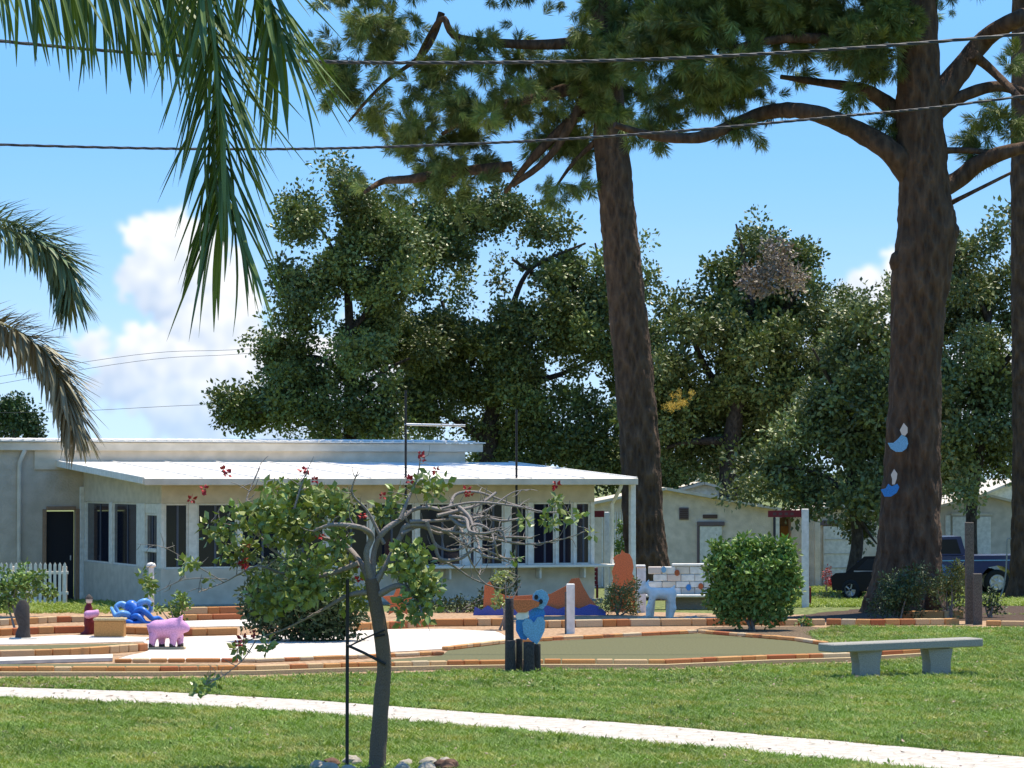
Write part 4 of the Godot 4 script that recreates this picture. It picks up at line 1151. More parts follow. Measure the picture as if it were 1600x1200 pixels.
func build_palms() -> void:
	rng.seed = 303
	make_leaflets()
	var D := 19.0
	var o := P(-330, 748, D); o.y = 0.0
	var t := thing("palm_tree", "near palm whose long drooping fronds hang over the sky and power lines", "tree", o)
	var hub := P(-330, -330, D) - o
	var st := st_new()
	limb(st, [Vector4(0, -0.1, 0, 0.2), Vector4(0.02, 1.5, 0, 0.15), Vector4(0.05, hub.y * 0.6, 0, 0.13), V4(hub, 0.12)], 12, 0.05)
	part(t, "trunk", done(st), M.bark_oak)
	var q := func(px, py, dd) -> Vector3: return P(px, py, D + dd) - o
	# hanging frond in the middle of the sky
	frond(t, [hub, q.call(-120, -520, -0.2), q.call(120, -480, -0.3), q.call(270, -260, -0.4), q.call(318, -20, -0.4), q.call(342, 150, -0.4), q.call(352, 320, -0.35)], 70, 0.86, M.palm_leaf, true, 0.62, 0.5, -0.25, 0.03, 80, 0.7)
	# frond along the top edge, its leaflets hanging straight down
	frond(t, [hub, q.call(-180, -150, 0.5), q.call(-40, -70, 0.7), q.call(110, -40, 0.8), q.call(220, -30, 0.9), q.call(300, -10, 0.9)], 50, 0.80, M.palm_leaf, true, 0.6, 0.15, -1.3, 0.03, 45, 0.4)
	# frond arching to the right
	frond(t, [hub, q.call(-60, -560, 0.3), q.call(180, -520, 0.5), q.call(330, -260, 0.5), q.call(400, -70, 0.5), q.call(440, 60, 0.5)], 28, 0.80, M.palm_leaf, true, 0.62, 0.4, -0.25, 0.03, 70, 0.8)
	for k in 6:
		var a := PI * 0.55 + k * 0.62
		var d := Vector3(cos(a), 0, sin(a))
		frond(t, [hub, hub + d * 0.9 + Vector3(0, 0.7, 0), hub + d * 2.0 + Vector3(0, 0.7, 0), hub + d * 2.9 + Vector3(0, -0.3, 0), hub + d * 3.3 + Vector3(0, -1.6, 0)], 40, 0.7, M.palm_leaf, false)
	# far palm at the left edge
	D = 62.0
	var o2 := P(-190, 748, D); o2.y = gy(D)
	var t2 := thing("palm_tree", "feathery palm before the clubhouse, fronds arching over roof", "tree", o2)
	var hub2 := P(-190, 420, D) - o2
	var st2 := st_new()
	limb(st2, [Vector4(0, -0.1, 0, 0.24), Vector4(0.0, 1.0, 0, 0.19), Vector4(0.03, hub2.y * 0.6, 0, 0.16), V4(hub2, 0.14)], 12, 0.05)
	part(t2, "trunk", done(st2), M.bark_oak)
	var q2 := func(px, py, dd) -> Vector3: return P(px, py, D + dd) - o2
	frond(t2, [hub2, q2.call(-120, 360, 0.2), q2.call(-30, 350, 0.3), q2.call(50, 372, 0.3), q2.call(98, 405, 0.3), q2.call(112, 455, 0.3)], 200, 0.98, M.palm_far, false, 1.0, 0.35, 0.1, 0.03, 0, 1.0)
	frond(t2, [hub2, q2.call(-134, 344, 0.9), q2.call(-44, 334, 0.9), q2.call(36, 356, 0.9), q2.call(84, 389, 0.9), q2.call(98, 439, 0.9)], 200, 0.98, M.palm_far, false, 1.0, 0.35, 0.1, 0.03, 0, 1.0)
	frond(t2, [hub2, q2.call(-110, 490, -0.2), q2.call(-20, 510, -0.3), q2.call(50, 535, -0.3), q2.call(100, 590, -0.3), q2.call(122, 665, -0.3)], 200, 0.95, M.palm_dry, false, 1.0, 0.35, 0.05, 0.03, 0, 1.0)
	frond(t2, [hub2, q2.call(-124, 476, -0.9), q2.call(-34, 496, -0.9), q2.call(36, 521, -0.9), q2.call(86, 576, -0.9), q2.call(108, 651, -0.9)], 200, 0.95, M.palm_dry, false, 1.0, 0.35, 0.05, 0.03, 0, 1.0)
	for k in 6:
		var a := PI * 0.5 + k * 0.6
		var d := Vector3(cos(a), 0, sin(a))
		frond(t2, [hub2, hub2 + d * 1.0 + Vector3(0, 0.7, 0), hub2 + d * 2.2 + Vector3(0, 0.6, 0), hub2 + d * 3.1 + Vector3(0, -0.6, 0), hub2 + d * 3.4 + Vector3(0, -1.8, 0)], 44, 0.65, M.palm_far, false)

# ------------------------------------------------------------------ small flowering tree and shrubs
func build_small_tree() -> void:
	rng.seed = 404
	var D := 29.0
	var o := P(588, 748, D); o.y = 0
	var t := thing("flowering_tree", "small staked tree with half bare branches and tiny red flowers", "tree", o)
	var st := st_new()
	limb(st, px_limb([[588, 1222, 0.088, 0], [590, 1170, 0.08, 0], [596, 1090, 0.075, 0], [600, 1040, 0.072, 0], [594, 985, 0.068, 0], [588, 945, 0.066, 0], [580, 905, 0.06, 0]], D, o), 24, 0.2, 6.0, 14)
	part(t, "trunk", done(st), M.bark_trunk)
	var main := [
		[[582, 915, 0.042], [560, 875, 0.028], [535, 850, 0.028], [495, 835, 0.02], [455, 790, 0.014], [430, 765, 0.008]],
		[[580, 905, 0.042], [572, 865, 0.028], [580, 838, 0.03], [562, 824, 0.025], [520, 820, 0.02], [490, 830, 0.012]],
		[[582, 905, 0.038], [585, 860, 0.028], [600, 830, 0.03], [625, 812, 0.024], [650, 795, 0.02], [690, 795, 0.016], [730, 806, 0.012], [770, 832, 0.01], [800, 850, 0.006]],
		[[584, 915, 0.038], [605, 880, 0.028], [625, 840, 0.03], [640, 820, 0.026], [690, 828, 0.018], [725, 850, 0.013], [760, 868, 0.008], [800, 880, 0.005]],
		[[530, 850, 0.024], [470, 880, 0.018], [430, 862, 0.014], [405, 838, 0.012], [380, 825, 0.008], [330, 815, 0.005]],
		[[560, 880, 0.03], [500, 900, 0.02], [440, 895, 0.014], [400, 885, 0.01], [350, 910, 0.006], [310, 925, 0.004]],
		[[625, 812, 0.02], [640, 775, 0.014], [652, 745, 0.009], [657, 715, 0.004]],
		[[690, 795, 0.014], [740, 785, 0.012], [800, 790, 0.01], [850, 800, 0.008], [890, 800, 0.005]],
		[[690, 828, 0.014], [750, 838, 0.012], [820, 850, 0.009], [880, 842, 0.006], [920, 828, 0.004]],
		[[460, 795, 0.012], [470, 760, 0.008], [478, 740, 0.004]],
		[[405, 838, 0.01], [385, 790, 0.008], [395, 755, 0.005], [405, 730, 0.003]],
		[[590, 930, 0.04], [625, 915, 0.026], [650, 935, 0.016], [660, 960, 0.008]],
		[[585, 925, 0.035], [545, 930, 0.022], [500, 955, 0.014], [440, 985, 0.008], [390, 1000, 0.005], [370, 1015, 0.004]],
		[[640, 815, 0.02], [700, 812, 0.013], [755, 800, 0.01], [800, 770, 0.006], [830, 765, 0.004]],
		[[400, 1000, 0.006], [380, 1030, 0.005], [350, 1055, 0.004], [320, 1070, 0.003]],
		[[605, 880, 0.03], [650, 870, 0.018], [700, 880, 0.012], [740, 905, 0.008], [790, 920, 0.005], [810, 900, 0.003]],
		[[600, 850, 0.02], [575, 800, 0.014], [550, 770, 0.009], [560, 735, 0.004]],
		[[350, 910, 0.006], [300, 880, 0.004], [255, 855, 0.003], [215, 850, 0.002]],
		[[355, 905, 0.006], [290, 905, 0.004], [240, 925, 0.003], [222, 900, 0.002]],
	]
	for k in 11:
		var x := rng.randf_range(620, 720); var y := rng.randf_range(790, 860)
		var l := [[x, y, 0.02]]
		var stp := rng.randf_range(22, 36)
		var ang := rng.randf_range(-0.5, 0.5)
		for j in rng.randi_range(3, 6):
			ang = clampf(ang * 0.6 + rng.randfn() * 0.75, -1.3, 1.3)
			x += cos(ang) * stp; y += sin(ang) * stp * 0.8
			l.append([x, y, maxf(0.017 - j * 0.0022, 0.004)])
		main.append(l)
	var ends := []
	for b in main:
		var s := st_new()
		var dz := rng.randf_range(-0.45, 0.45)
		for i in b.size():
			b[i].append(dz * minf(1.0, i / 3.0) + rng.randfn() * 0.02 * i)
		limb(s, px_limb(b, D, o), 7, 0.12, 3.0, 5)
		part(t, "branch", done(s), M.bark_small)
		var line := smooth_line(px_limb(b, D, o), 5)
		# twigs
		var stw := st_new()
		for k in 4 + b.size():
			var q: Vector4 = line[rng.randi_range(int(line.size() * 0.35), line.size() - 1)]
			var p := Vector3(q.x, q.y, q.z)
			var d := Vector3(rng.randfn(), rng.randfn() * 0.7 + 0.35, rng.randfn() * 0.7).normalized()
			var l := rng.randf_range(0.08, 0.22)
			var p1 := p + d * l * 0.5
			var p2 := p1 + (d + Vector3(rng.randfn(), rng.randfn() + 0.4, rng.randfn()) * 0.5).normalized() * l * 0.5
			limb(stw, [V4(p, minf(q.w * 0.8, 0.007)), V4(p1, 0.004), V4(p2, 0.002)], 4, 0.0, 1.0, 2)
			ends.append(p2)
		part(t, "twigs", done(stw), M.bark_small).set_meta("kind", "stuff")
	var spray := clump(9, 0.055, 0.1, 0.07, 71, -0.3)
	crown(t, "foliage", [[400, 800, 46, 26], [345, 830, 26, 20], [470, 785, 50, 30], [440, 825, 60, 30], [375, 865, 36, 24], [520, 790, 40, 28], [470, 880, 55, 30], [540, 850, 36, 28], [600, 880, 36, 26], [640, 880, 40, 36], [655, 930, 36, 40], [560, 930, 26, 34], [600, 800, 24, 20], [655, 742, 22, 22], [680, 765, 24, 18], [620, 770, 16, 16], [350, 910, 26, 14], [640, 960, 28, 16], [430, 760, 34, 12], [500, 750, 30, 14], [410, 920, 36, 40], [470, 920, 40, 34], [530, 900, 40, 30], [400, 950, 28, 28]], D, spray, M.small_leaf, 780.0, 0.9, -0.1, 3.0, 0.25)
	crown(t, "foliage", [[870, 780, 34, 20], [850, 812, 36, 20], [900, 815, 26, 16], [920, 835, 22, 8], [870, 850, 34, 8], [700, 850, 30, 20], [760, 890, 50, 16], [830, 880, 40, 14], [800, 905, 40, 12], [210, 852, 12, 5], [225, 900, 20, 18], [255, 880, 14, 12], [240, 915, 22, 10], [300, 880, 16, 6], [380, 1010, 14, 8], [415, 1012, 9, 10], [395, 985, 8, 8], [330, 1060, 16, 8], [318, 1076, 14, 5], [352, 1040, 8, 6], [560, 745, 14, 8], [810, 930, 26, 16]], D, spray, M.small_leaf, 440.0, 0.8, -0.02, 3.0, 0.25)
	var fl := clump(16, 0.018, 0.034, 0.026, 91)
	for f in [[352, 735], [356, 740], [475, 735], [657, 710], [660, 716], [680, 735], [598, 775], [730, 765], [733, 772], [385, 855], [380, 878], [384, 884], [508, 858], [560, 880], [372, 1005], [378, 998], [684, 920], [430, 810], [492, 750], [566, 806], [868, 758], [300, 780], [318, 765], [640, 690 + 60], [500, 838], [560, 905], [395, 990]]:
		var p := P(f[0], f[1], D + rng.randf_range(-0.3, 0.3)) - o
		part(t, "flower", fl, M.petal, Transform3D(Basis.from_euler(Vector3(rng.randf() * 6, rng.randf() * 6, 0)).scaled(Vector3.ONE * rng.randf_range(0.9, 1.4)), p))
	# stake and straps
	var s0 := P(543, 748, D); s0.y = 0
	var sk := thing("tree_stake", "thin dark metal stake standing beside the small tree trunk", "stake", s0)
	part(sk, "pole", tube([Vector3(0, -0.15, 0), P(543, 905, D) - s0], 0.017, 8), M.metal_dark)
	part(sk, "strap", tube([P(543, 1008, D) - s0 + Vector3(0, 0, 0.03), P(570, 1020, D) - s0 + Vector3(0, 0, 0.05), P(603, 1037, D) - s0 + Vector3(0, 0, 0.09)], 0.014, 6), M.metal_dark)
	part(sk, "strap", tube([P(545, 1010, D) - s0 + Vector3(0, 0, 0.0), P(565, 1000, D) - s0, P(586, 990, D) - s0 + Vector3(0, 0, 0.09), P(602, 984, D) - s0 + Vector3(0, 0, 0.075)], 0.008, 6), M.metal_dark)
	part(sk, "strap", tube([P(585, 994, D) - s0 + Vector3(0, 0, 0.085), P(602, 991, D) - s0 + Vector3(0, 0, 0.075)], 0.01, 6), M.metal_dark)
	# stones round the foot
	rng.seed = 6
	for k in 15:
		var a := TAU * k / 15.0
		var g := P(600, 748, D); g.y = 0
		var r := rng.randf_range(0.06, 0.1)
		var p := g + Vector3(cos(a) * 0.62, r * 0.45, sin(a) * 0.42)
		var brown := k in [0, 1, 4, 9]
		tag(part(self, "edging_stone", stone_mesh(r, k + 40), M.stone_brown if brown else M.stone_pale, at(p, a)), "brown stone in the ring around the staked tree" if brown else "cream stone in the ring around the staked tree", "stone", "stones ringing the small tree")

func shrub(called: String, label: String, bx: float, by: float, blobs: Array, mesh: Mesh, m: Material, per: float, scale := 1.0, gap := -0.3, stems := 5, gf := 1.5, group := "") -> Node3D:
	var g := G(bx, by)
	var t := thing(called, label, "shrub", g, group)
	var D := -g.z
	var st := st_new()
	for k in stems:
		var b: Array = blobs[k % blobs.size()]
		var e := P(b[0], b[1], D) - g
		limb(st, [V4(Vector3(rng.randfn() * 0.05, -0.05, rng.randfn() * 0.05), 0.025), V4(e * 0.5 + Vector3(rng.randfn() * 0.05, 0, rng.randfn() * 0.08), 0.016), V4(e, 0.005)], 5, 0.0, 1.0, 3)
	part(t, "stem", done(st), M.bark_small)
	for b in blobs:
		if b.size() < 5: b.append(0.0)
	crown(t, "foliage", blobs, D, mesh, m, per, scale, gap, gf, 0.3)
	return t

func build_shrubs() -> void:
	rng.seed = 505
	var lf := clump(14, 0.09, 0.09, 0.055, 23)
	var fine := clump(18, 0.10, 0.07, 0.035, 24)
	shrub("square_shrub", "dense square-cut bright green shrub at the edge of the sand", 1175, 986, [[1140, 885, 34, 34], [1200, 880, 38, 34], [1140, 930, 32, 34], [1205, 925, 36, 34], [1170, 905, 42, 44], [1170, 955, 44, 26], [1125, 870, 16, 20], [1228, 870, 14, 22], [1230, 900, 12, 20], [1150, 860, 20, 14], [1185, 862, 30, 14], [1130, 955, 20, 14], [1120, 855, 9, 12], [1160, 848, 9, 12], [1200, 848, 14, 12], [1226, 852, 10, 14], [1112, 890, 8, 20], [1242, 905, 7, 18], [1112, 940, 7, 14], [1122, 880, 15, 24], [1230, 880, 14, 26], [1122, 925, 15, 24], [1230, 925, 14, 24], [1128, 960, 16, 18], [1222, 960, 16, 18]], lf, M.shrub_leaf, 360.0, 1.05, -0.25, 7, 2.0)
	shrub("round_shrub", "rounded dark green shrub with white specks on the white gravel", 470, 1003, [[465, 950, 70, 44], [420, 930, 42, 46], [510, 930, 48, 48], [540, 960, 40, 36], [460, 900, 60, 40], [400, 965, 26, 26], [500, 980, 60, 20], [430, 985, 30, 14]], lf, M.dark_leaf, 260.0, 1.0, -0.4, 7, 2.0)
	var fl := clump(10, 0.02, 0.03, 0.025, 92)
	shrub("cypress_shrub", "small yellow-green upright conifer before the orange cutout", 965, 962, [[965, 940, 20, 20], [985, 925, 16, 26], [960, 920, 12, 20], [990, 950, 16, 12], [945, 945, 14, 14]], fine, M.oak_leaf, 500.0, 0.8, -0.5, 4, 2.0)
	shrub("low_hedge", "low dark hedge along the porch wall behind the white gravel", 710, 958, [[680, 945, 30, 12], [720, 946, 34, 12], [750, 946, 26, 12], [770, 930, 20, 20], [790, 915, 20, 24], [640, 948, 30, 12]], fine, M.dark_leaf, 300.0, 1.0, -0.4, 5, 2.0)
	shrub("base_shrub", "dark bushy shrub at the foot of the big pine", 1400, 969, [[1400, 925, 34, 36], [1380, 945, 22, 22], [1425, 915, 24, 30], [1415, 950, 28, 18], [1440, 900, 20, 18]], fine, M.dark_leaf, 260.0, 1.0, -0.4, 5, 2.0, "shrubs around the big pine")
	shrub("base_shrub", "olive leafy shrub between brown stump and tall weathered post", 1485, 968, [[1480, 905, 26, 24], [1465, 930, 18, 24], [1500, 935, 18, 26], [1485, 890, 22, 12], [1500, 905, 16, 20]], fine, M.oak_leaf, 260.0, 1.0, -0.35, 5, 2.0, "shrubs around the big pine")
	shrub("base_shrub", "small dark shrub beside the short weathered post", 1545, 966, [[1545, 935, 16, 20], [1555, 945, 12, 14]], fine, M.dark_leaf, 260.0, 1.0, -0.35, 4, 2.0, "shrubs around the big pine")
	shrub("potted_shrub", "leafy bush with yellow-green side sprays growing over dark pedestal", 30, 985, [[30, 905, 28, 24], [50, 925, 20, 14], [8, 915, 16, 30], [18, 940, 16, 16], [60, 905, 12, 16], [-10, 940, 14, 20], [75, 930, 8, 10]], lf, M.shrub_leaf, 300.0, 1.0, -0.2, 5, 2.0)
	shrub("young_shrub", "sparse young shrub growing behind the pink pig", 275, 985, [[275, 960, 12, 14], [265, 945, 12, 8], [285, 940, 10, 14], [250, 950, 8, 6]], lf, M.shrub_leaf, 250.0, 0.9, 0.0, 4, 2.0)
	shrub("flower_bush", "low grey-green bushy plant with white blooms before sheds", 1320, 938, [[1310, 930, 26, 5], [1345, 928, 22, 5], [1290, 930, 14, 6]], fine, M.oak_leaf2, 120.0, 1.0, -0.4, 4, 2.0)
	shrub("red_leaf_plant", "reddish leafy plant behind the white post with red board", 1293, 925, [[1292, 895, 9, 12], [1296, 910, 7, 8]], fine, M.petal, 120.0, 0.8, -0.2, 3, 2.0)
	shrub("vine_plant", "yellow-green climbing plant beside the porch corner post", 968, 935, [[968, 850, 9, 22], [972, 825, 9, 12], [964, 880, 8, 20], [975, 870, 7, 16]], lf, M.shrub_leaf, 200.0, 1.0, -0.3, 4, 2.0)
	shrub("grey_green_plant", "spiky grey-green plant at the foot of the pelican board", 790, 985, [[780, 935, 12, 16], [800, 925, 16, 18], [790, 905, 18, 12], [815, 910, 14, 10]], lf, M.small_leaf, 260.0, 0.9, -0.2, 4, 2.0)
	shrub("weedy_plant", "low green weed growing from the bricks beside square shrub", 1258, 980, [[1257, 974, 10, 6]], lf, M.shrub_leaf, 300.0, 0.7, -0.3, 3, 2.0)

# ------------------------------------------------------------------ boards, statues, posts
func board(parent: Node3D, called: String, pts: Array, depth: float, thick: float, m: Material, proud := 0.0) -> MeshInstance3D:
	var poly := PackedVector2Array()
	for p in pts:
		var q := P(p[0], p[1], depth)
		poly.append(Vector2(q.x - parent.position.x, q.y - parent.position.y))
	var st := st_new()
	add_prism(st, poly, at(Vector3(0, 0, -depth - parent.position.z + proud)), thick)
	return part(parent, called, done(st), m)

func ring(cx: float, cy: float, rx: float, ry: float, n := 20) -> Array:
	var out := []
	for i in n: out.append([cx + cos(TAU * i / n) * rx, cy + sin(TAU * i / n) * ry])
	return out

func post(parent: Node3D, called: String, x0: float, x1: float, y0: float, D: float, dep: float, m: Material, round_ := false, zoff := 0.0) -> void:
	var a := P(x0, y0, D); var b := P(x1, y0, D)
	var w := b.x - a.x
	var g := gy(D)
	var h := a.y - g + 0.1
	var p := Vector3((a.x + b.x) / 2, g - 0.1 + h / 2, -D + zoff) - parent.position
	if round_:
		var st := st_new()
		add_tube(st, [Vector3(0, -h / 2, 0), Vector3(0, -h / 6, 0), Vector3(0, h / 6, 0), Vector3(0, h / 2 - 0.01, 0), Vector3(0, h / 2, 0)], [w / 2 * 1.03, w / 2 * 1.0, w / 2 * 0.98, w / 2 * 0.97, w / 2 * 0.88], 14, 0.05, 2.0)
		part(parent, called, done(st), m, at(p))
	else:
		part(parent, called, boxm(Vector3(w, h, dep), 0.012), m, at(p, rng.randf_range(-0.04, 0.04)))

func build_props() -> void:
	rng.seed = 606
	# --- pelican board on pilings
	var g := G(820, 1052)
	var D := -g.z
	var t := thing("pelican_pilings", "cluster of dark weathered pilings carrying a blue pelican board", "posts", g)
	post(t, "piling", 789, 803, 935, D + 0.25, 0.12, M.wood_dark, true)
	post(t, "piling", 790, 806, 1001, D, 0.12, M.wood_dark, true)
	post(t, "piling", 817, 835, 1003, D, 0.12, M.wood_dark, true)
	post(t, "piling", 834, 845, 1006, D + 0.2, 0.1, M.wood_dark, true)
	post(t, "piling", 806, 817, 998, D + 0.3, 0.1, M.wood_dark, true)
	var pl := thing("pelican_board", "blue pelican cutout with orange beak fixed to dark pilings", "cutout", P(825, 1005, D + 0.08))
	board(pl, "tail", [[806, 970], [812, 963], [822, 965], [828, 975], [830, 990], [822, 1000], [813, 998], [806, 985]], D + 0.1, 0.03, M.blue)
	board(pl, "body", [[816, 974], [822, 966], [830, 968], [834, 973], [840, 964], [848, 963], [852, 972], [851, 985], [845, 998], [839, 1007], [828, 1000], [818, 990]], D + 0.04, 0.03, M.blue_pale)
	board(pl, "neck", [[828, 975], [826, 958], [834, 950], [848, 948], [852, 958], [848, 970], [838, 976]], D + 0.075, 0.025, M.blue)
	board(pl, "head", [[832, 930], [838, 923], [847, 921], [855, 926], [858, 935], [854, 945], [848, 952], [840, 950], [832, 942]], D + 0.06, 0.03, M.blue_pale)
	board(pl, "beak", [[803, 937], [832, 937], [843, 941], [842, 947], [832, 951], [822, 957], [808, 957], [803, 950]], D + 0.02, 0.03, M.orange)
	board(pl, "eye", ring(838, 933, 3.2, 4.0, 12), D + 0.035, 0.012, M.dark)
	board(pl, "eye", ring(845, 940, 3.2, 4.0, 12), D + 0.035, 0.012, M.dark)
	board(pl, "chest", [[805, 962], [812, 955], [826, 954], [826, 964], [818, 968], [808, 968]], D + 0.03, 0.02, M.white_paint)
	# --- white post near it
	g = G(891, 991)
	t = thing("white_post", "short grey-white wooden post standing alone on the sand", "post", g)
	post(t, "shaft", 885, 898, 912, -g.z, 0.13, M.white_paint)
	post(t, "side_board", 882.5, 886, 925, -g.z, 0.1, M.wood)
	# --- orange slide board with blue waves
	g = G(850, 962)
	D = -g.z
	t = thing("orange_ship_board", "large orange boat-shaped cutout rising from blue wave board", "cutout", g)
	board(t, "hull", [[755, 948], [757, 915], [765, 908], [775, 925], [795, 932], [860, 928], [885, 915], [893, 904], [905, 903], [912, 918], [922, 935], [936, 950], [930, 962], [765, 962]], D, 0.05, M.orange)
	board(t, "waves", [[738, 966], [742, 948], [752, 953], [762, 946], [775, 952], [790, 947], [805, 953], [820, 947], [838, 953], [855, 946], [872, 952], [890, 945], [905, 951], [922, 944], [938, 948], [946, 956], [948, 966]], D - 0.08, 0.04, M.blue_wave)
	# --- orange octopus-like cutout
	g = G(972, 958)
	D = -g.z + 0.5
	t = thing("orange_figure_board", "round-headed orange cutout with scalloped edge beside white block wall", "cutout", Vector3(P(972, 748, D).x, 0, -D))
	board(t, "panel", [[954, 962], [953, 925], [958, 905], [956, 893], [961, 880], [958, 872], [964, 867], [969, 866], [972, 859], [977, 864], [984, 866], [988, 874], [990, 886], [988, 896], [993, 908], [992, 940], [993, 962]], D, 0.05, M.orange)
	# --- small orange starfish thing behind the trunk
	g = G(625, 965)
	t = thing("orange_starfish_board", "small orange star-shaped cutout behind the tree trunk", "cutout", g)
	var star := []
	for k in 10:
		var a := TAU * k / 10.0 - PI / 2
		var rr := 26.0 if k % 2 == 0 else 12.0
		star.append([622 + cos(a) * rr, 940 + sin(a) * rr])
	board(t, "panel", star, -g.z, 0.05, M.orange)
	post(t, "stand", 619, 625, 945, -g.z + 0.06, 0.05, M.wood)
	# --- gray post, block wall bench
	g = G(1001, 958)
	t = thing("grey_post", "grey post at the end of the painted block wall", "post", g)
	post(t, "shaft", 995, 1009, 886, -g.z, 0.14, M.white_paint)
	part(t, "cap", boxm(Vector3(0.2, 0.05, 0.2), 0.012), M.white_paint, at(Vector3(0, P(1001, 884, -g.z).y - 0.005, 0)))
	g = G(1065, 952)
	D = -g.z
	t = thing("block_wall", "low white and cream painted block wall with coloured patches", "wall", g)
	var rows := [[885, 897], [897, 908], [908, 918], [918, 929]]
	var kinds := [M.slab, M.white_paint, M.white_paint, M.cream, M.slab, M.white_paint, M.white_paint, M.slab, M.fascia, M.white_paint]
	for r in 4:
		for k in 5:
			var x0 := 1013 + k * 21.5 + (8 if r % 2 else 0)
			var x1 := minf(x0 + 21.0, 1120.0)
			var a := P(x0, rows[r][0], D); var b := P(x1, rows[r][1], D)
			var mk: Material = kinds[rng.randi() % 10]
			part(t, "block", boxm(Vector3(b.x - a.x, a.y - b.y - 0.008, 0.18), 0.012), mk, at(Vector3((a.x + b.x) / 2, (a.y + b.y) / 2, -D + rng.randf_range(-0.008, 0.008)) - g))
	var ca := P(1050, 881, D); var cb := P(1122, 885, D)
	part(t, "cap_block", boxm(Vector3(cb.x - ca.x, ca.y - cb.y, 0.22), 0.012), M.white_paint, at(Vector3((ca.x + cb.x) / 2, (ca.y + cb.y) / 2 + 0.008, -D) - g))
	ca = P(982, 927.5, D); cb = P(1122, 931.5, D)
	part(t, "shelf", boxm(Vector3(cb.x - ca.x, ca.y - cb.y, 0.5), 0.012), M.white_paint, at(Vector3((ca.x + cb.x) / 2, (ca.y + cb.y) / 2 - 0.008, -D + 0.16) - g))
	ca = P(1040, 932, D); cb = P(1118, 955, D)
	part(t, "base", boxm(Vector3(cb.x - ca.x, ca.y - cb.y + 0.05, 0.14), 0.01), M.concrete, at(Vector3((ca.x + cb.x) / 2, (ca.y + cb.y) / 2 - 0.01, -D - 0.06) - g))
	for rd in [[1058, 895, M.orange_dark], [1037, 890, M.blue_pale], [1095, 916, M.orange_dark], [1076, 918, M.blue]]:
		board(t, "painted_patch", ring(rd[0], rd[1], 4.0, 5.0, 12), D - 0.1, 0.012, rd[2])
	# --- white arched statue (a dog arching its back)
	g = G(1030, 966)
	var s := per_m(-g.z)
	var W := func(px, py, z) -> Vector3: return Vector3((px - 1030) / s, (966 - py) / s, z)
	var bones := [[W.call(1022, 927, 0.0), W.call(1048, 928, 0.0), 0.11, 0.12], [W.call(1022, 927, 0.0), W.call(1010, 922, 0.0), 0.09, 0.07], [W.call(1008, 918, 0.0), W.call(1002, 924, 0.0), 0.085, 0.06], [W.call(1004, 912, 0.05), W.call(1008, 908, 0.07), 0.03, 0.02], [W.call(1012, 911, -0.05), W.call(1014, 907, -0.07), 0.03, 0.02],
		[W.call(1020, 932, 0.07), W.call(1014, 950, 0.08), 0.07, 0.055], [W.call(1014, 950, 0.08), W.call(1012, 966, 0.08), 0.055, 0.05], [W.call(1020, 932, -0.07), W.call(1018, 966, -0.08), 0.065, 0.05], [W.call(1048, 930, 0.07), W.call(1051, 950, 0.08), 0.09, 0.06], [W.call(1051, 950, 0.08), W.call(1047, 966, 0.08), 0.06, 0.055], [W.call(1048, 930, -0.07), W.call(1044, 966, -0.08), 0.08, 0.05], [W.call(1050, 925, 0.0), W.call(1054, 915, 0.0), 0.03, 0.02]]
	tag(part(self, "dog_statue", blob_mesh(bones, 0.022, 0.05), M.white_paint, at(g)), "white arched four-legged animal statue in front of block wall", "statue")
	# --- pink pig
	g = G(259, 1016)
	s = per_m(-g.z)
	t = thing("pig_statue", "glossy pink pig statue standing on a small slab", "statue", g)
	part(t, "plinth", boxm(Vector3(0.58, 0.05, 0.3), 0.015), M.lip, at(Vector3(0.02, 0.03, 0)))
	var X := func(px, py, z) -> Vector3: return Vector3((px - 259) / s, (1016 - py) / s + 0.03, z)
	bones = [[X.call(245, 986, 0.0), X.call(272, 985, 0.0), 0.145, 0.15], [X.call(272, 982, 0.0), X.call(284, 982, 0.02), 0.13, 0.10], [X.call(284, 983, 0.03), X.call(292, 985, 0.04), 0.06, 0.05], [X.call(240, 998, 0.08), X.call(238, 1014, 0.08), 0.065, 0.045], [X.call(252, 998, -0.08), X.call(252, 1014, -0.08), 0.065, 0.045], [X.call(272, 998, 0.08), X.call(270, 1014, 0.08), 0.065, 0.045], [X.call(280, 998, -0.08), X.call(281, 1014, -0.08), 0.065, 0.045], [X.call(280, 972, 0.07), X.call(283, 966, 0.09), 0.035, 0.02], [X.call(280, 972, -0.07), X.call(284, 966, -0.09), 0.035, 0.02], [X.call(232, 982, 0.0), X.call(229, 978, 0.02), 0.02, 0.012]]
	part(t, "body", blob_mesh(bones, 0.022, 0.06), M.pink)
	for h in [[238, 0.08], [252, -0.08], [270, 0.08], [281, -0.08]]:
		part(t, "hoof", lathe([Vector2(0.0, 0.06), Vector2(0.05, 0.06), Vector2(0.052, 0.0), Vector2(0.0, 0.0)], 10), M.wood_dark, at(X.call(h[0], 1016, h[1]) + Vector3(0, 0.022, 0)))
	# --- tan box
	g = G(172, 997)
	s = per_m(-g.z)
	t = thing("tan_box", "tan wooden box standing on the white gravel", "box", g)
	part(t, "body", boxm(Vector3(46 / s, 26 / s, 0.35), 0.015), M.tan_box, at(Vector3(0, 13.5 / s + 0.012, 0)))
	part(t, "lid", boxm(Vector3(49 / s, 3.5 / s, 0.38), 0.01), M.lip, at(Vector3(0, 28.3 / s + 0.014, 0)))
	part(t, "plinth", boxm(Vector3(56 / s, 0.06, 0.42), 0.01), M.slab, at(Vector3(-0.03, 0.0, 0.02)))
	# --- dark figure holding pink bundle
	g = G(140, 992)
	s = per_m(-g.z)
	var Y := func(px, py, z) -> Vector3: return Vector3((px - 140) / s, (992 - py) / s, z)
	t = thing("garden_figure", "dark little garden figure carrying a pink bundle beside tan box", "statue", g)
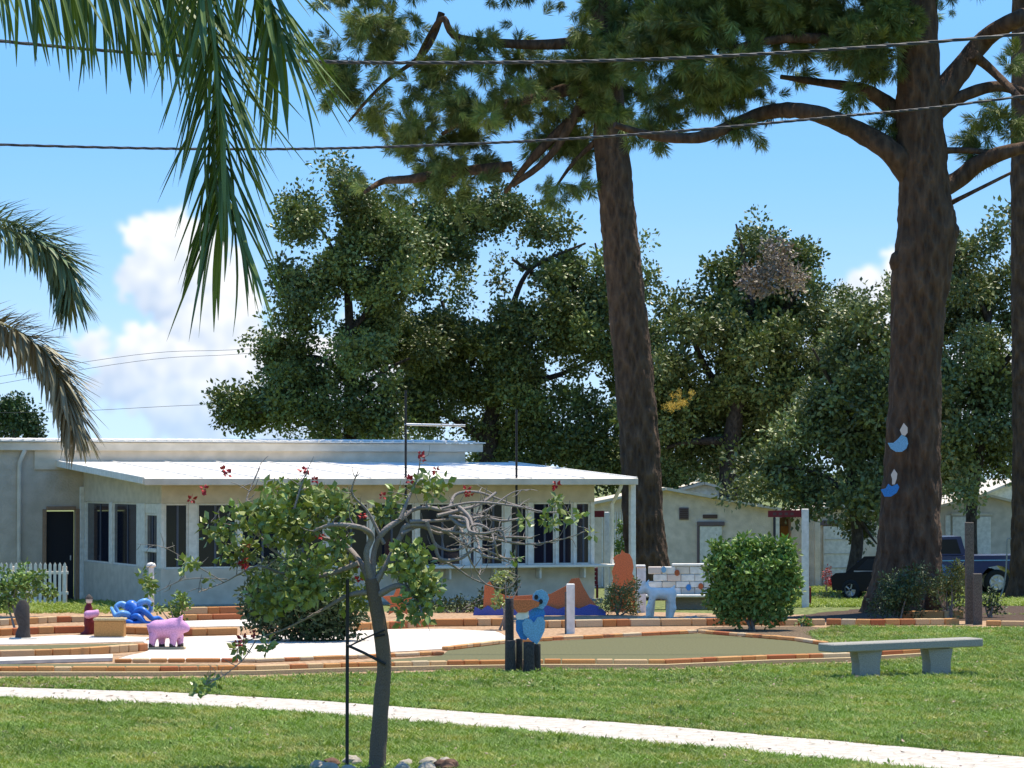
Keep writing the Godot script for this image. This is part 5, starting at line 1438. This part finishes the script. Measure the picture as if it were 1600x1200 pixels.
	bones = [[Y.call(137, 990, 0.05), Y.call(138, 972, 0.03), 0.05, 0.06], [Y.call(143, 990, -0.05), Y.call(141, 972, -0.03), 0.05, 0.06], [Y.call(139, 972, 0.0), Y.call(138, 952, 0.0), 0.085, 0.075], [Y.call(138, 950, 0.0), Y.call(139, 942, 0.0), 0.04, 0.04], [Y.call(136, 955, 0.07), Y.call(145, 962, 0.1), 0.035, 0.03], [Y.call(134, 990, 0.06), Y.call(129, 991, 0.08), 0.045, 0.035]]
	part(t, "body", blob_mesh(bones, 0.02, 0.05), M.red)
	part(t, "head", lathe([Vector2(0, -0.07), Vector2(0.055, -0.03), Vector2(0.06, 0.02), Vector2(0.04, 0.06), Vector2(0, 0.075)], 12), M.cream, at(Y.call(139, 939, 0.0)))
	part(t, "hat", lathe([Vector2(0.075, 0.0), Vector2(0.07, 0.02), Vector2(0.045, 0.05), Vector2(0, 0.09)], 12), M.wood_dark, at(Y.call(139, 936, 0.0)))
	part(t, "bundle", blob_mesh([[Vector3(-0.06, 0, 0), Vector3(0.08, 0.02, 0), 0.075, 0.06], [Vector3(0.08, 0.02, 0), Vector3(0.11, 0.07, 0), 0.035, 0.02]], 0.02, 0.04), M.pink, at(Y.call(144, 960, 0.12)))
	# --- blue tangle (coiled sea creature)
	g = G(212, 974)
	s = per_m(-g.z)
	var Z := func(px, py, z) -> Vector3: return Vector3((px - 212) / s, (974 - py) / s, z)
	t = thing("blue_creature", "glossy blue coiled sea-creature sculpture on the golf course", "statue", g)
	bones = [[Z.call(205, 948, 0.0), Z.call(212, 956, 0.0), 0.13, 0.15], [Z.call(212, 956, 0), Z.call(215, 968, 0), 0.15, 0.12]]
	part(t, "head", blob_mesh(bones, 0.03, 0.06), M.blue_bright)
	var arms := [[[210, 960, 0.1], [222, 952, 0.2], [232, 958, 0.25], [240, 966, 0.2], [248, 965, 0.1], [256, 970, 0.1]], [[205, 962, 0.1], [192, 958, 0.2], [184, 962, 0.2], [178, 955, 0.1], [174, 950, 0.0]], [[214, 965, 0.12], [225, 970, 0.25], [215, 974, 0.3], [200, 970, 0.25], [188, 972, 0.2], [180, 968, 0.1]], [[212, 955, 0.0], [220, 942, 0.05], [230, 940, 0.0], [236, 950, -0.05], [228, 962, -0.1]], [[208, 966, 0.1], [218, 962, 0.28], [230, 972, 0.3], [244, 972, 0.2]], [[200, 950, 0.0], [190, 944, 0.0], [182, 948, 0.05], [186, 956, 0.1]]]
	for i in arms.size():
		var st := st_new()
		var l := []
		for k in arms[i].size(): l.append(V4(Z.call(arms[i][k][0], arms[i][k][1], arms[i][k][2]), lerpf(0.075, 0.03, float(k) / (arms[i].size() - 1))))
		limb(st, l, 9, 0.0, 1.0, 5)
		part(t, "arm", done(st), M.blue_bright if i % 2 == 0 else M.blue_light)
	# --- dark pedestal with bush
	g = G(35, 1000)
	s = per_m(-g.z)
	t = thing("stone_pedestal", "dark rough carved pedestal below the leafy bush", "pedestal", g)
	var st0 := st_new()
	add_tube(st0, [Vector3(0, 0.0, 0), Vector3(0.0, 0.12, 0), Vector3(0.02, 0.25, 0), Vector3(-0.02, 0.42, 0), Vector3(0.0, 0.58, 0), Vector3(0, 0.68, 0)], [0.14, 0.125, 0.10, 0.135, 0.12, 0.06], 14, 0.35, 2.0)
	part(t, "body", done(st0), M.wood_dark)
	part(t, "slab", boxm(Vector3(0.48, 0.05, 0.34), 0.012), M.slab, at(Vector3(0.03, 0.018, 0)))
	# --- picket fence
	D = 68.5
	g = P(50, 748, D); g.y = gy(D)
	t = thing("picket_fence", "white picket fence before the dark clubhouse door", "fence", g)
	s = per_m(D)
	for k in 22:
		var px := 102.0 - k * 7.6
		if px < -60: break
		var h := 66.0 / s
		var w := 0.062
		var pk := PackedVector2Array([Vector2(-w / 2, -0.05), Vector2(w / 2, -0.05), Vector2(w / 2, h - 0.05), Vector2(0, h), Vector2(-w / 2, h - 0.05)])
		part(t, "picket", prism(pk, 0.02), M.white_paint, at(Vector3((px - 50) / s, 0, 0.035), rng.randf_range(-0.02, 0.02)))
	for yy in [50.0, 18.0]:
		part(t, "rail", boxm(Vector3(165 / s, 0.07, 0.035), 0.006), M.white_paint, at(Vector3((25 - 50) / s, yy / s, 0.0)))
	for px in [101.0, 22.0, -45.0]:
		part(t, "post", boxm(Vector3(0.1, 60 / s + 0.1, 0.09), 0.01), M.white_paint, at(Vector3((px - 50) / s, 30 / s - 0.05, -0.067)))
	# --- white pillar lamp
	g = G(236, 958)
	t = thing("white_pillar", "slim white pillar with rounded cap near the porch corner", "post", g)
	post(t, "shaft", 232, 241, 885, -g.z, 0.1, M.white_paint, true)
	part(t, "cap", lathe([Vector2(0, 0.1), Vector2(0.07, 0.08), Vector2(0.105, 0.03), Vector2(0.09, 0.0), Vector2(0, 0.0)], 14), M.white_paint, at(Vector3(0, P(236, 886, -g.z).y, 0)))
	# --- white bird ornament on the pillar foot
	# --- red boards on white posts
	for r in [[1258, 949, 795, 1200, 1254, 797, 808, 5.5, "white post with dark red board beside the square shrub"], [948, 936, 800, 886, 944, 798, 808, 3.5, "slim white post with dark red board at the porch corner"]]:
		g = G(r[0], r[1])
		D = -g.z
		t = thing("board_post", r[8], "sign post", g, "white posts with dark red boards")
		post(t, "shaft", r[0] - r[7], r[0] + r[7], r[2], D, 0.13, M.white_paint)
		board(t, "board", [[r[3], r[5] + 1], [r[4], r[5]], [r[4], r[6]], [r[3], r[6]]], D + 0.09, 0.05, M.red)
		post(t, "board_prop", r[3] + 8, r[3] + 12, r[6], D + 0.095, 0.05, M.metal_dark)
		for k in 4: board(t, "lettering", [[r[3] + 8 + k * 9, r[5] + 4], [r[3] + 13 + k * 9, r[5] + 4], [r[3] + 13 + k * 9, r[6] - 3], [r[3] + 8 + k * 9, r[6] - 3]], D + 0.062, 0.006, M.brown_sign)
	# --- red chairs behind the posts
	for r in [[1247, 946, "red slatted chair behind the white post beside square shrub"], [918, 938, "red slatted chair behind the orange boat cutout"]]:
		g = G(r[0], r[1])
		t = thing("red_chair", r[2], "chair", g, "red slatted chairs")
		for k in 4: part(t, "back_slat", boxm(Vector3(0.55, 0.09, 0.025), 0.006), M.red, at(Vector3(0, 0.46 + k * 0.11, -0.22 - k * 0.02)))
		for k in 4: part(t, "seat_slat", boxm(Vector3(0.55, 0.025, 0.09), 0.006), M.red, at(Vector3(0, 0.4, 0.18 - k * 0.11)))
		for lx in [-0.25, 0.25]:
			part(t, "leg", boxm(Vector3(0.05, 0.39, 0.06), 0.006), M.red, at(Vector3(lx, 0.19, 0.17)))
			part(t, "leg", boxm(Vector3(0.05, 0.86, 0.05), 0.006), M.red, at(Vector3(lx, 0.42, -0.30)))
	# --- weathered posts at the right
	g = G(1514, 976)
	t = thing("weathered_post", "tall thin weathered timber post by the mulch bed", "post", g)
	post(t, "shaft", 1508, 1521, 816, -g.z, 0.12, M.wood)
	g = G(1527, 977)
	t = thing("weathered_post", "short broad weathered timber post leaning on the tall one", "post", g)
	post(t, "shaft", 1520.5, 1534, 896, -g.z, 0.12, M.wood)
	g = G(1456, 966)
	t = thing("tree_stump", "brown rough tree stump with pale side stakes", "stump", g)
	s = per_m(-g.z)
	var ss := st_new()
	add_tube(ss, [Vector3(0, -0.05, 0), Vector3(0, 0.2, 0), Vector3(-0.02, 0.5, 0), Vector3(0.02, 0.78, 0), Vector3(-0.04, 0.86, 0)], [0.22, 0.19, 0.14, 0.12, 0.05], 14, 0.3, 1.5)
	part(t, "body", done(ss), M.bark_pine)
	for q in [[1440, 932, 3.0], [1481, 940, 3.0]]:
		post(t, "stake", q[0] - q[2], q[0] + q[2], q[1], -g.z - 0.12, 0.06, M.wood)
	# --- two blue plaques on the pine
	var dpl := 62.3
	var b1 := thing("crescent_plaque", "pale blue crescent plaque with pinkish teardrop, higher on pine trunk", "plaque", P(1404, 690, dpl), "blue plaques on the pine")
	board(b1, "crescent", [[1387, 692], [1396, 692], [1403, 686], [1409, 679], [1417, 684], [1419, 693], [1416, 701], [1409, 706], [1400, 706], [1392, 701]], dpl, 0.03, M.blue_pale)
	board(b1, "teardrop", [[1412, 661], [1418, 668], [1418, 676], [1414, 681], [1409, 679], [1406, 672]], dpl - 0.02, 0.02, M.cream)
	var b2 := thing("crescent_plaque", "deeper blue bird-like plaque with cream teardrop, lower on pine trunk", "plaque", P(1391, 765, dpl - 0.1), "blue plaques on the pine")
	board(b2, "crescent", [[1376, 765], [1384, 763], [1388, 756], [1393, 760], [1402, 756], [1405, 761], [1401, 770], [1392, 776], [1382, 776]], dpl - 0.1, 0.03, M.blue)
	board(b2, "teardrop", [[1397, 733], [1402, 740], [1401, 748], [1398, 757], [1394, 757], [1394, 748], [1392, 742]], dpl - 0.12, 0.02, M.cream)
	# --- hose on the far right trunk
	var dh := 81.4
	tag(part(self, "garden_hose", tube(smooth_line([P(1580, 842, dh), P(1574, 844, dh), P(1573, 870, dh), P(1571, 900, dh), P(1566, 925, dh), P(1558, 941, dh)], 5), 0.02, 6), M.concrete), "grey garden hose hanging down the right pine trunk to the grass", "hose")
	# --- scooter / hand truck by the pine
	g = G(1058, 915)
	s = per_m(-g.z)
	t = thing("hand_cart", "black two-wheeled hand cart leaning beside the dark pine trunk", "cart", g)
	part(t, "frame", tube(smooth_line([Vector3(-0.2, 1.5, 0), Vector3(-0.12, 1.3, 0), Vector3(-0.02, 0.8, 0), Vector3(0.08, 0.3, 0), Vector3(0.12, 0.1, 0)], 4), 0.035, 8), M.metal_dark)
	part(t, "handle", tube([Vector3(-0.34, 1.52, 0), Vector3(-0.2, 1.5, 0), Vector3(0.1, 1.55, 0)], 0.025, 8), M.metal_dark)
	part(t, "bag", boxm(Vector3(0.2, 0.3, 0.18), 0.04), M.metal_dark, at(Vector3(0.02, 0.95, 0)))
	for zz in [-0.2, 0.2]:
		part(t, "wheel", lathe([Vector2(0.0, -0.03), Vector2(0.15, -0.03), Vector2(0.17, 0.0), Vector2(0.15, 0.03), Vector2(0.0, 0.03)], 16), M.tyre, Transform3D(Basis(Vector3.RIGHT, PI / 2), Vector3(0.14, 0.17, zz)))
	# --- antenna masts
	for q in [[634, 610, 68.4, "slim antenna mast with horizontal boom rising above the white roof"], [807, 640, 69.2, "bare slim pole rising in front of the white porch roof"]]:
		var b := P(q[0], 748, q[2]); b.y = gy(q[2])
		t = thing("mast", q[3], "mast", b)
		part(t, "pole", tube([Vector3(0, -0.1, 0), P(q[0], q[1], q[2]) - b], 0.028, 8), M.metal_dark)
		part(t, "foot", boxm(Vector3(0.16, 0.08, 0.16), 0.01), M.metal_dark, at(Vector3(0, 0.02, 0)))
		if q[0] == 634:
			part(t, "boom", tube([P(632, 663, q[2]) - b, P(727, 665, q[2]) - b], 0.028, 6), M.rim)
			for px in [660.0, 690.0, 708.0, 722.0]:
				part(t, "element", tube([P(px, 663, q[2]) - b + Vector3(0, 0, -0.35), P(px, 663, q[2]) - b + Vector3(0, 0, 0.35)], 0.012, 5), M.rim)
	# --- concrete bench on the lawn
	var f0 := G(1348, 1059); var f1 := G(1468, 1055)
	var dir := (f1 - f0); dir.y = 0
	var mid := (f0 + f1) / 2
	mid.y = 0
	var turn := deg_to_rad(24.0)
	t = thing("concrete_bench", "weathered grey concrete bench on the sunny lawn", "bench", mid, "", turn)
	var seat_top := P(1400, 1001, -mid.z).y
	var sst := st_new()
	add_box(sst, Transform3D(), Vector3(2.42, 0.115, 0.42), 0.014)
	var seat := part(t, "seat", done(sst), M.concrete, at(Vector3(0.0, seat_top - 0.0575, 0)))
	seat.rotation.z = 0.014
	for sx in [-0.57, 0.57]:
		var lp := PackedVector2Array([Vector2(-0.155, -0.08), Vector2(0.155, -0.08), Vector2(0.15, seat_top * 0.4), Vector2(0.185, seat_top - 0.117), Vector2(-0.185, seat_top - 0.117), Vector2(-0.15, seat_top * 0.4)])
		var sl := st_new()
		add_prism(sl, lp, Transform3D(), 0.3)
		part(t, "leg", done(sl), M.concrete, at(Vector3(sx, 0, 0), -0.15))

# ------------------------------------------------------------------ vehicles
func wheel(parent: Node3D, p: Vector3, r: float) -> void:
	var tw := part(parent, "wheel", lathe([Vector2(r * 0.62, -0.1), Vector2(r * 0.9, -0.11), Vector2(r, -0.07), Vector2(r, 0.07), Vector2(r * 0.9, 0.11), Vector2(r * 0.62, 0.1)], 24), M.tyre, Transform3D(Basis(Vector3.RIGHT, PI / 2), p))
	part(tw, "rim", lathe([Vector2(0.0, 0.06), Vector2(r * 0.2, 0.07), Vector2(r * 0.45, 0.03), Vector2(r * 0.64, 0.09), Vector2(r * 0.64, -0.08), Vector2(0.0, -0.06)], 20), M.rim)
	for k in 5:
		var a := TAU * k / 5.0
		part(tw, "spoke", boxm(Vector3(r * 0.5, 0.03, r * 0.13), 0.006), M.rim, Transform3D(Basis(Vector3.UP, a), Vector3(cos(a), 0, -sin(a)) * r * 0.36 + Vector3(0, 0.075, 0)))

func build_vehicles() -> void:
	var D := 86.7
	var o := P(1550, 748, D); o.y = gy(D)
	var t := thing("pickup_truck", "dark blue pickup truck parked between the two right pines", "truck", o)
	var side := func(pts: Array, w: float) -> Mesh:
		var p := PackedVector2Array()
		for q in pts: p.append(Vector2(q[0], q[1]))
		return prism(p, w)
	# x = 0 at the rear axle, the truck faces left
	part(t, "body", side.call([[-3.95, 0.45], [-3.85, 0.95], [-2.75, 1.08], [-0.85, 1.10], [-0.84, 0.5], [-0.45, 0.42], [-0.42, 0.55], [-0.28, 0.76], [0.0, 0.82], [0.28, 0.76], [0.42, 0.55], [0.45, 0.42], [1.05, 0.45], [1.05, 1.1], [-0.7, 1.1], [-2.75, 1.12], [-3.9, 1.0], [-3.98, 0.5]] if false else [[-3.95, 0.42], [-3.9, 0.95], [-2.75, 1.08], [1.1, 1.12], [1.1, 0.45], [0.47, 0.42], [0.4, 0.62], [0.25, 0.78], [0.0, 0.83], [-0.25, 0.78], [-0.4, 0.62], [-0.47, 0.42], [-2.65, 0.42], [-2.72, 0.62], [-2.87, 0.78], [-3.12, 0.83], [-3.37, 0.78], [-3.52, 0.62], [-3.59, 0.42]], 1.78), M.truck)
	part(t, "cab", side.call([[-2.85, 1.085], [-2.3, 1.60], [-1.0, 1.64], [-0.85, 1.115]], 1.6), M.truck)
	part(t, "side_window", side.call([[-2.55, 1.16], [-2.2, 1.53], [-1.72, 1.55], [-1.72, 1.16]], 1.62), M.car)
	part(t, "side_window", side.call([[-1.64, 1.16], [-1.64, 1.55], [-1.12, 1.56], [-1.0, 1.16]], 1.62), M.car)
	part(t, "trim_stripe", side.call([[-3.8, 0.93], [1.08, 0.97], [1.08, 1.0], [-3.8, 0.96]], 1.795), M.blue_pale)
	part(t, "rear_bumper", boxm(Vector3(0.14, 0.18, 1.75), 0.03), M.rim, at(Vector3(1.18, 0.5, 0)))
	part(t, "tail_light", boxm(Vector3(0.05, 0.3, 0.16), 0.02), M.red, at(Vector3(1.105, 0.9, 0.8)))
	for x in [0.0, -3.12]:
		for z in [0.8, -0.8]: wheel(t, Vector3(x, 0.36, z), 0.36)
	# dark car beyond the pine
	D = 79.0
	var o2 := P(1402, 748, D); o2.y = gy(D)
	var c := thing("dark_car", "small black car half hidden behind the big pine trunk", "car", o2, "", deg_to_rad(-38.0))
	part(c, "body", side.call([[-1.5, 0.25], [-1.55, 0.6], [-1.4, 0.7], [-0.5, 0.76], [1.3, 0.78], [1.45, 0.6], [1.4, 0.25]], 1.5), M.car)
	part(c, "cabin", side.call([[-1.15, 0.72], [-0.6, 1.14], [0.6, 1.18], [1.2, 0.77]], 1.3), M.car)
	part(c, "side_window", side.call([[-0.82, 0.8], [-0.5, 1.07], [-0.12, 1.08], [-0.12, 0.8]], 1.33), M.dark)
	part(c, "side_window", side.call([[0.0, 0.8], [0.0, 1.08], [0.42, 1.1], [0.8, 0.82]], 1.33), M.dark)
	part(c, "window_trim", side.call([[-0.1, 0.78], [-0.1, 1.1], [-0.02, 1.1], [-0.02, 0.78]], 1.34), M.blue_pale)
	part(c, "window_trim", side.call([[-0.9, 0.77], [0.9, 0.79], [0.9, 0.76], [-0.9, 0.74]], 1.34), M.rim)
	part(c, "windscreen", side.call([[-1.13, 0.78], [-0.62, 1.12], [-0.60, 1.11], [-1.10, 0.76]], 1.1), M.blue_pale)
	for zz in [-0.55, 0.55]: part(c, "headlight", boxm(Vector3(0.06, 0.1, 0.22), 0.02), M.rim, at(Vector3(-1.52, 0.58, zz)))
	for x in [-0.95, 0.9]:
		for z in [0.68, -0.68]: wheel(c, Vector3(x, 0.27, z), 0.27)

# ------------------------------------------------------------------ power lines
func build_cables() -> void:
	rng.seed = 707
	var ys := [[50.0, 0.028, [[-900, -40], [0, 64], [400, 92], [700, 98], [1100, 89], [1600, 53], [2500, -40]], "thick sagging power cable crossing the treetops"], [55.0, 0.024, [[-900, 195], [0, 226], [400, 233], [700, 226], [980, 211], [1300, 183], [1600, 150], [2500, 20]], "lower twisted service cable crossing both pine trunks"]]
	for q in ys:
		var pts := []
		for p in q[2]: pts.append(P(p[0], p[1], q[0]))
		var line := smooth_line(pts, 30)
		var o: Vector3 = line[0]
		var c := thing("power_cable", q[3], "cable", o)
		for w in 3:
			var l := []
			for i in line.size():
				var a := i * 1.1 + TAU * w / 3.0
				l.append(line[i] - o + Vector3(0, cos(a), sin(a)) * q[1] * 0.55)
			part(c, "strand", tube(l, q[1] * 0.6, 6), M.cable)
	# utility poles outside the picture carry both cables
	for px in [-900.0, 2500.0]:
		var top := P(px, -150, 50.0)
		var b := Vector3(top.x, 0, top.z)
		var t := thing("utility_pole", "tall wooden utility pole at the cables' " + ("left end" if px < 0 else "right end"), "pole", b, "utility poles")
		var st := st_new()
		add_tube(st, [Vector3(0, -0.3, 0), Vector3(0, top.y * 0.5, 0), Vector3(0, top.y, 0)], [0.17, 0.15, 0.12], 12)
		part(t, "shaft", done(st), M.wood)
		var l2 := P(px, 195 if px < 0 else 20, 55.0) - b
		part(t, "arm", tube([Vector3(0, l2.y, 0), l2], 0.05, 8), M.metal_dark)
	# thin far wires low in the sky
	var D := 170.0
	for w in [[[-600, 700], [130, 566], [390, 545], [760, 520]], [[-600, 712], [130, 577], [390, 552], [760, 526]], [[-600, 640], [0, 645], [330, 632], [760, 620]]]:
		var pts := []
		for p in w: pts.append(P(p[0], p[1], D))
		var line := smooth_line(pts, 10)
		tag(part(self, "far_wire", tube(line, 0.012, 5), M.cable), "faint thin wire far off before the clouds", "wire", "far wires before the clouds")

# ------------------------------------------------------------------ scene
func _ready() -> void:
	noise.seed = 1
	noise.frequency = 0.05
	noise.fractal_octaves = 3
	rng.seed = 1
	var cam := Camera3D.new()
	cam.name = "camera"
	cam.fov = rad_to_deg(2.0 * atan(600.0 / F))
	cam.near = 0.1
	cam.far = 5000.0
	add_child(cam)
	cam.position = Vector3(0, EYE, 0)
	cam.rotation.x = tilt
	cam.current = true
	var env := Environment.new()
	env.background_mode = Environment.BG_SKY
	env.sky = Sky.new()
	env.sky.sky_material = build_sky()
	env.background_energy_multiplier = 0.93
	env.tonemap_mode = Environment.TONE_MAPPER_LINEAR
	env.tonemap_exposure = 1.5
	env.sdfgi_enabled = true
	env.ssao_enabled = true
	env.ssil_enabled = true
	var we := WorldEnvironment.new()
	we.name = "world_environment"
	we.environment = env
	add_child(we)
	var sun := DirectionalLight3D.new()
	sun.name = "sun"
	sun.light_color = Color(1.0, 0.96, 0.89)
	sun.light_energy = 1.6
	sun.light_angular_distance = 0.5
	sun.shadow_enabled = true
	add_child(sun)
	sun.look_at_from_position(Vector3.ZERO, -Vector3(0.20, 0.95, -0.23), Vector3(0, 0, 1))
	materials()
	build_ground()
	build_house()
	build_sheds()
	build_course()
	build_oaks()
	build_pines()
	build_palms()
	build_cables()
	build_vehicles()
	build_props()
	build_shrubs()
	build_small_tree()
	build_grass()
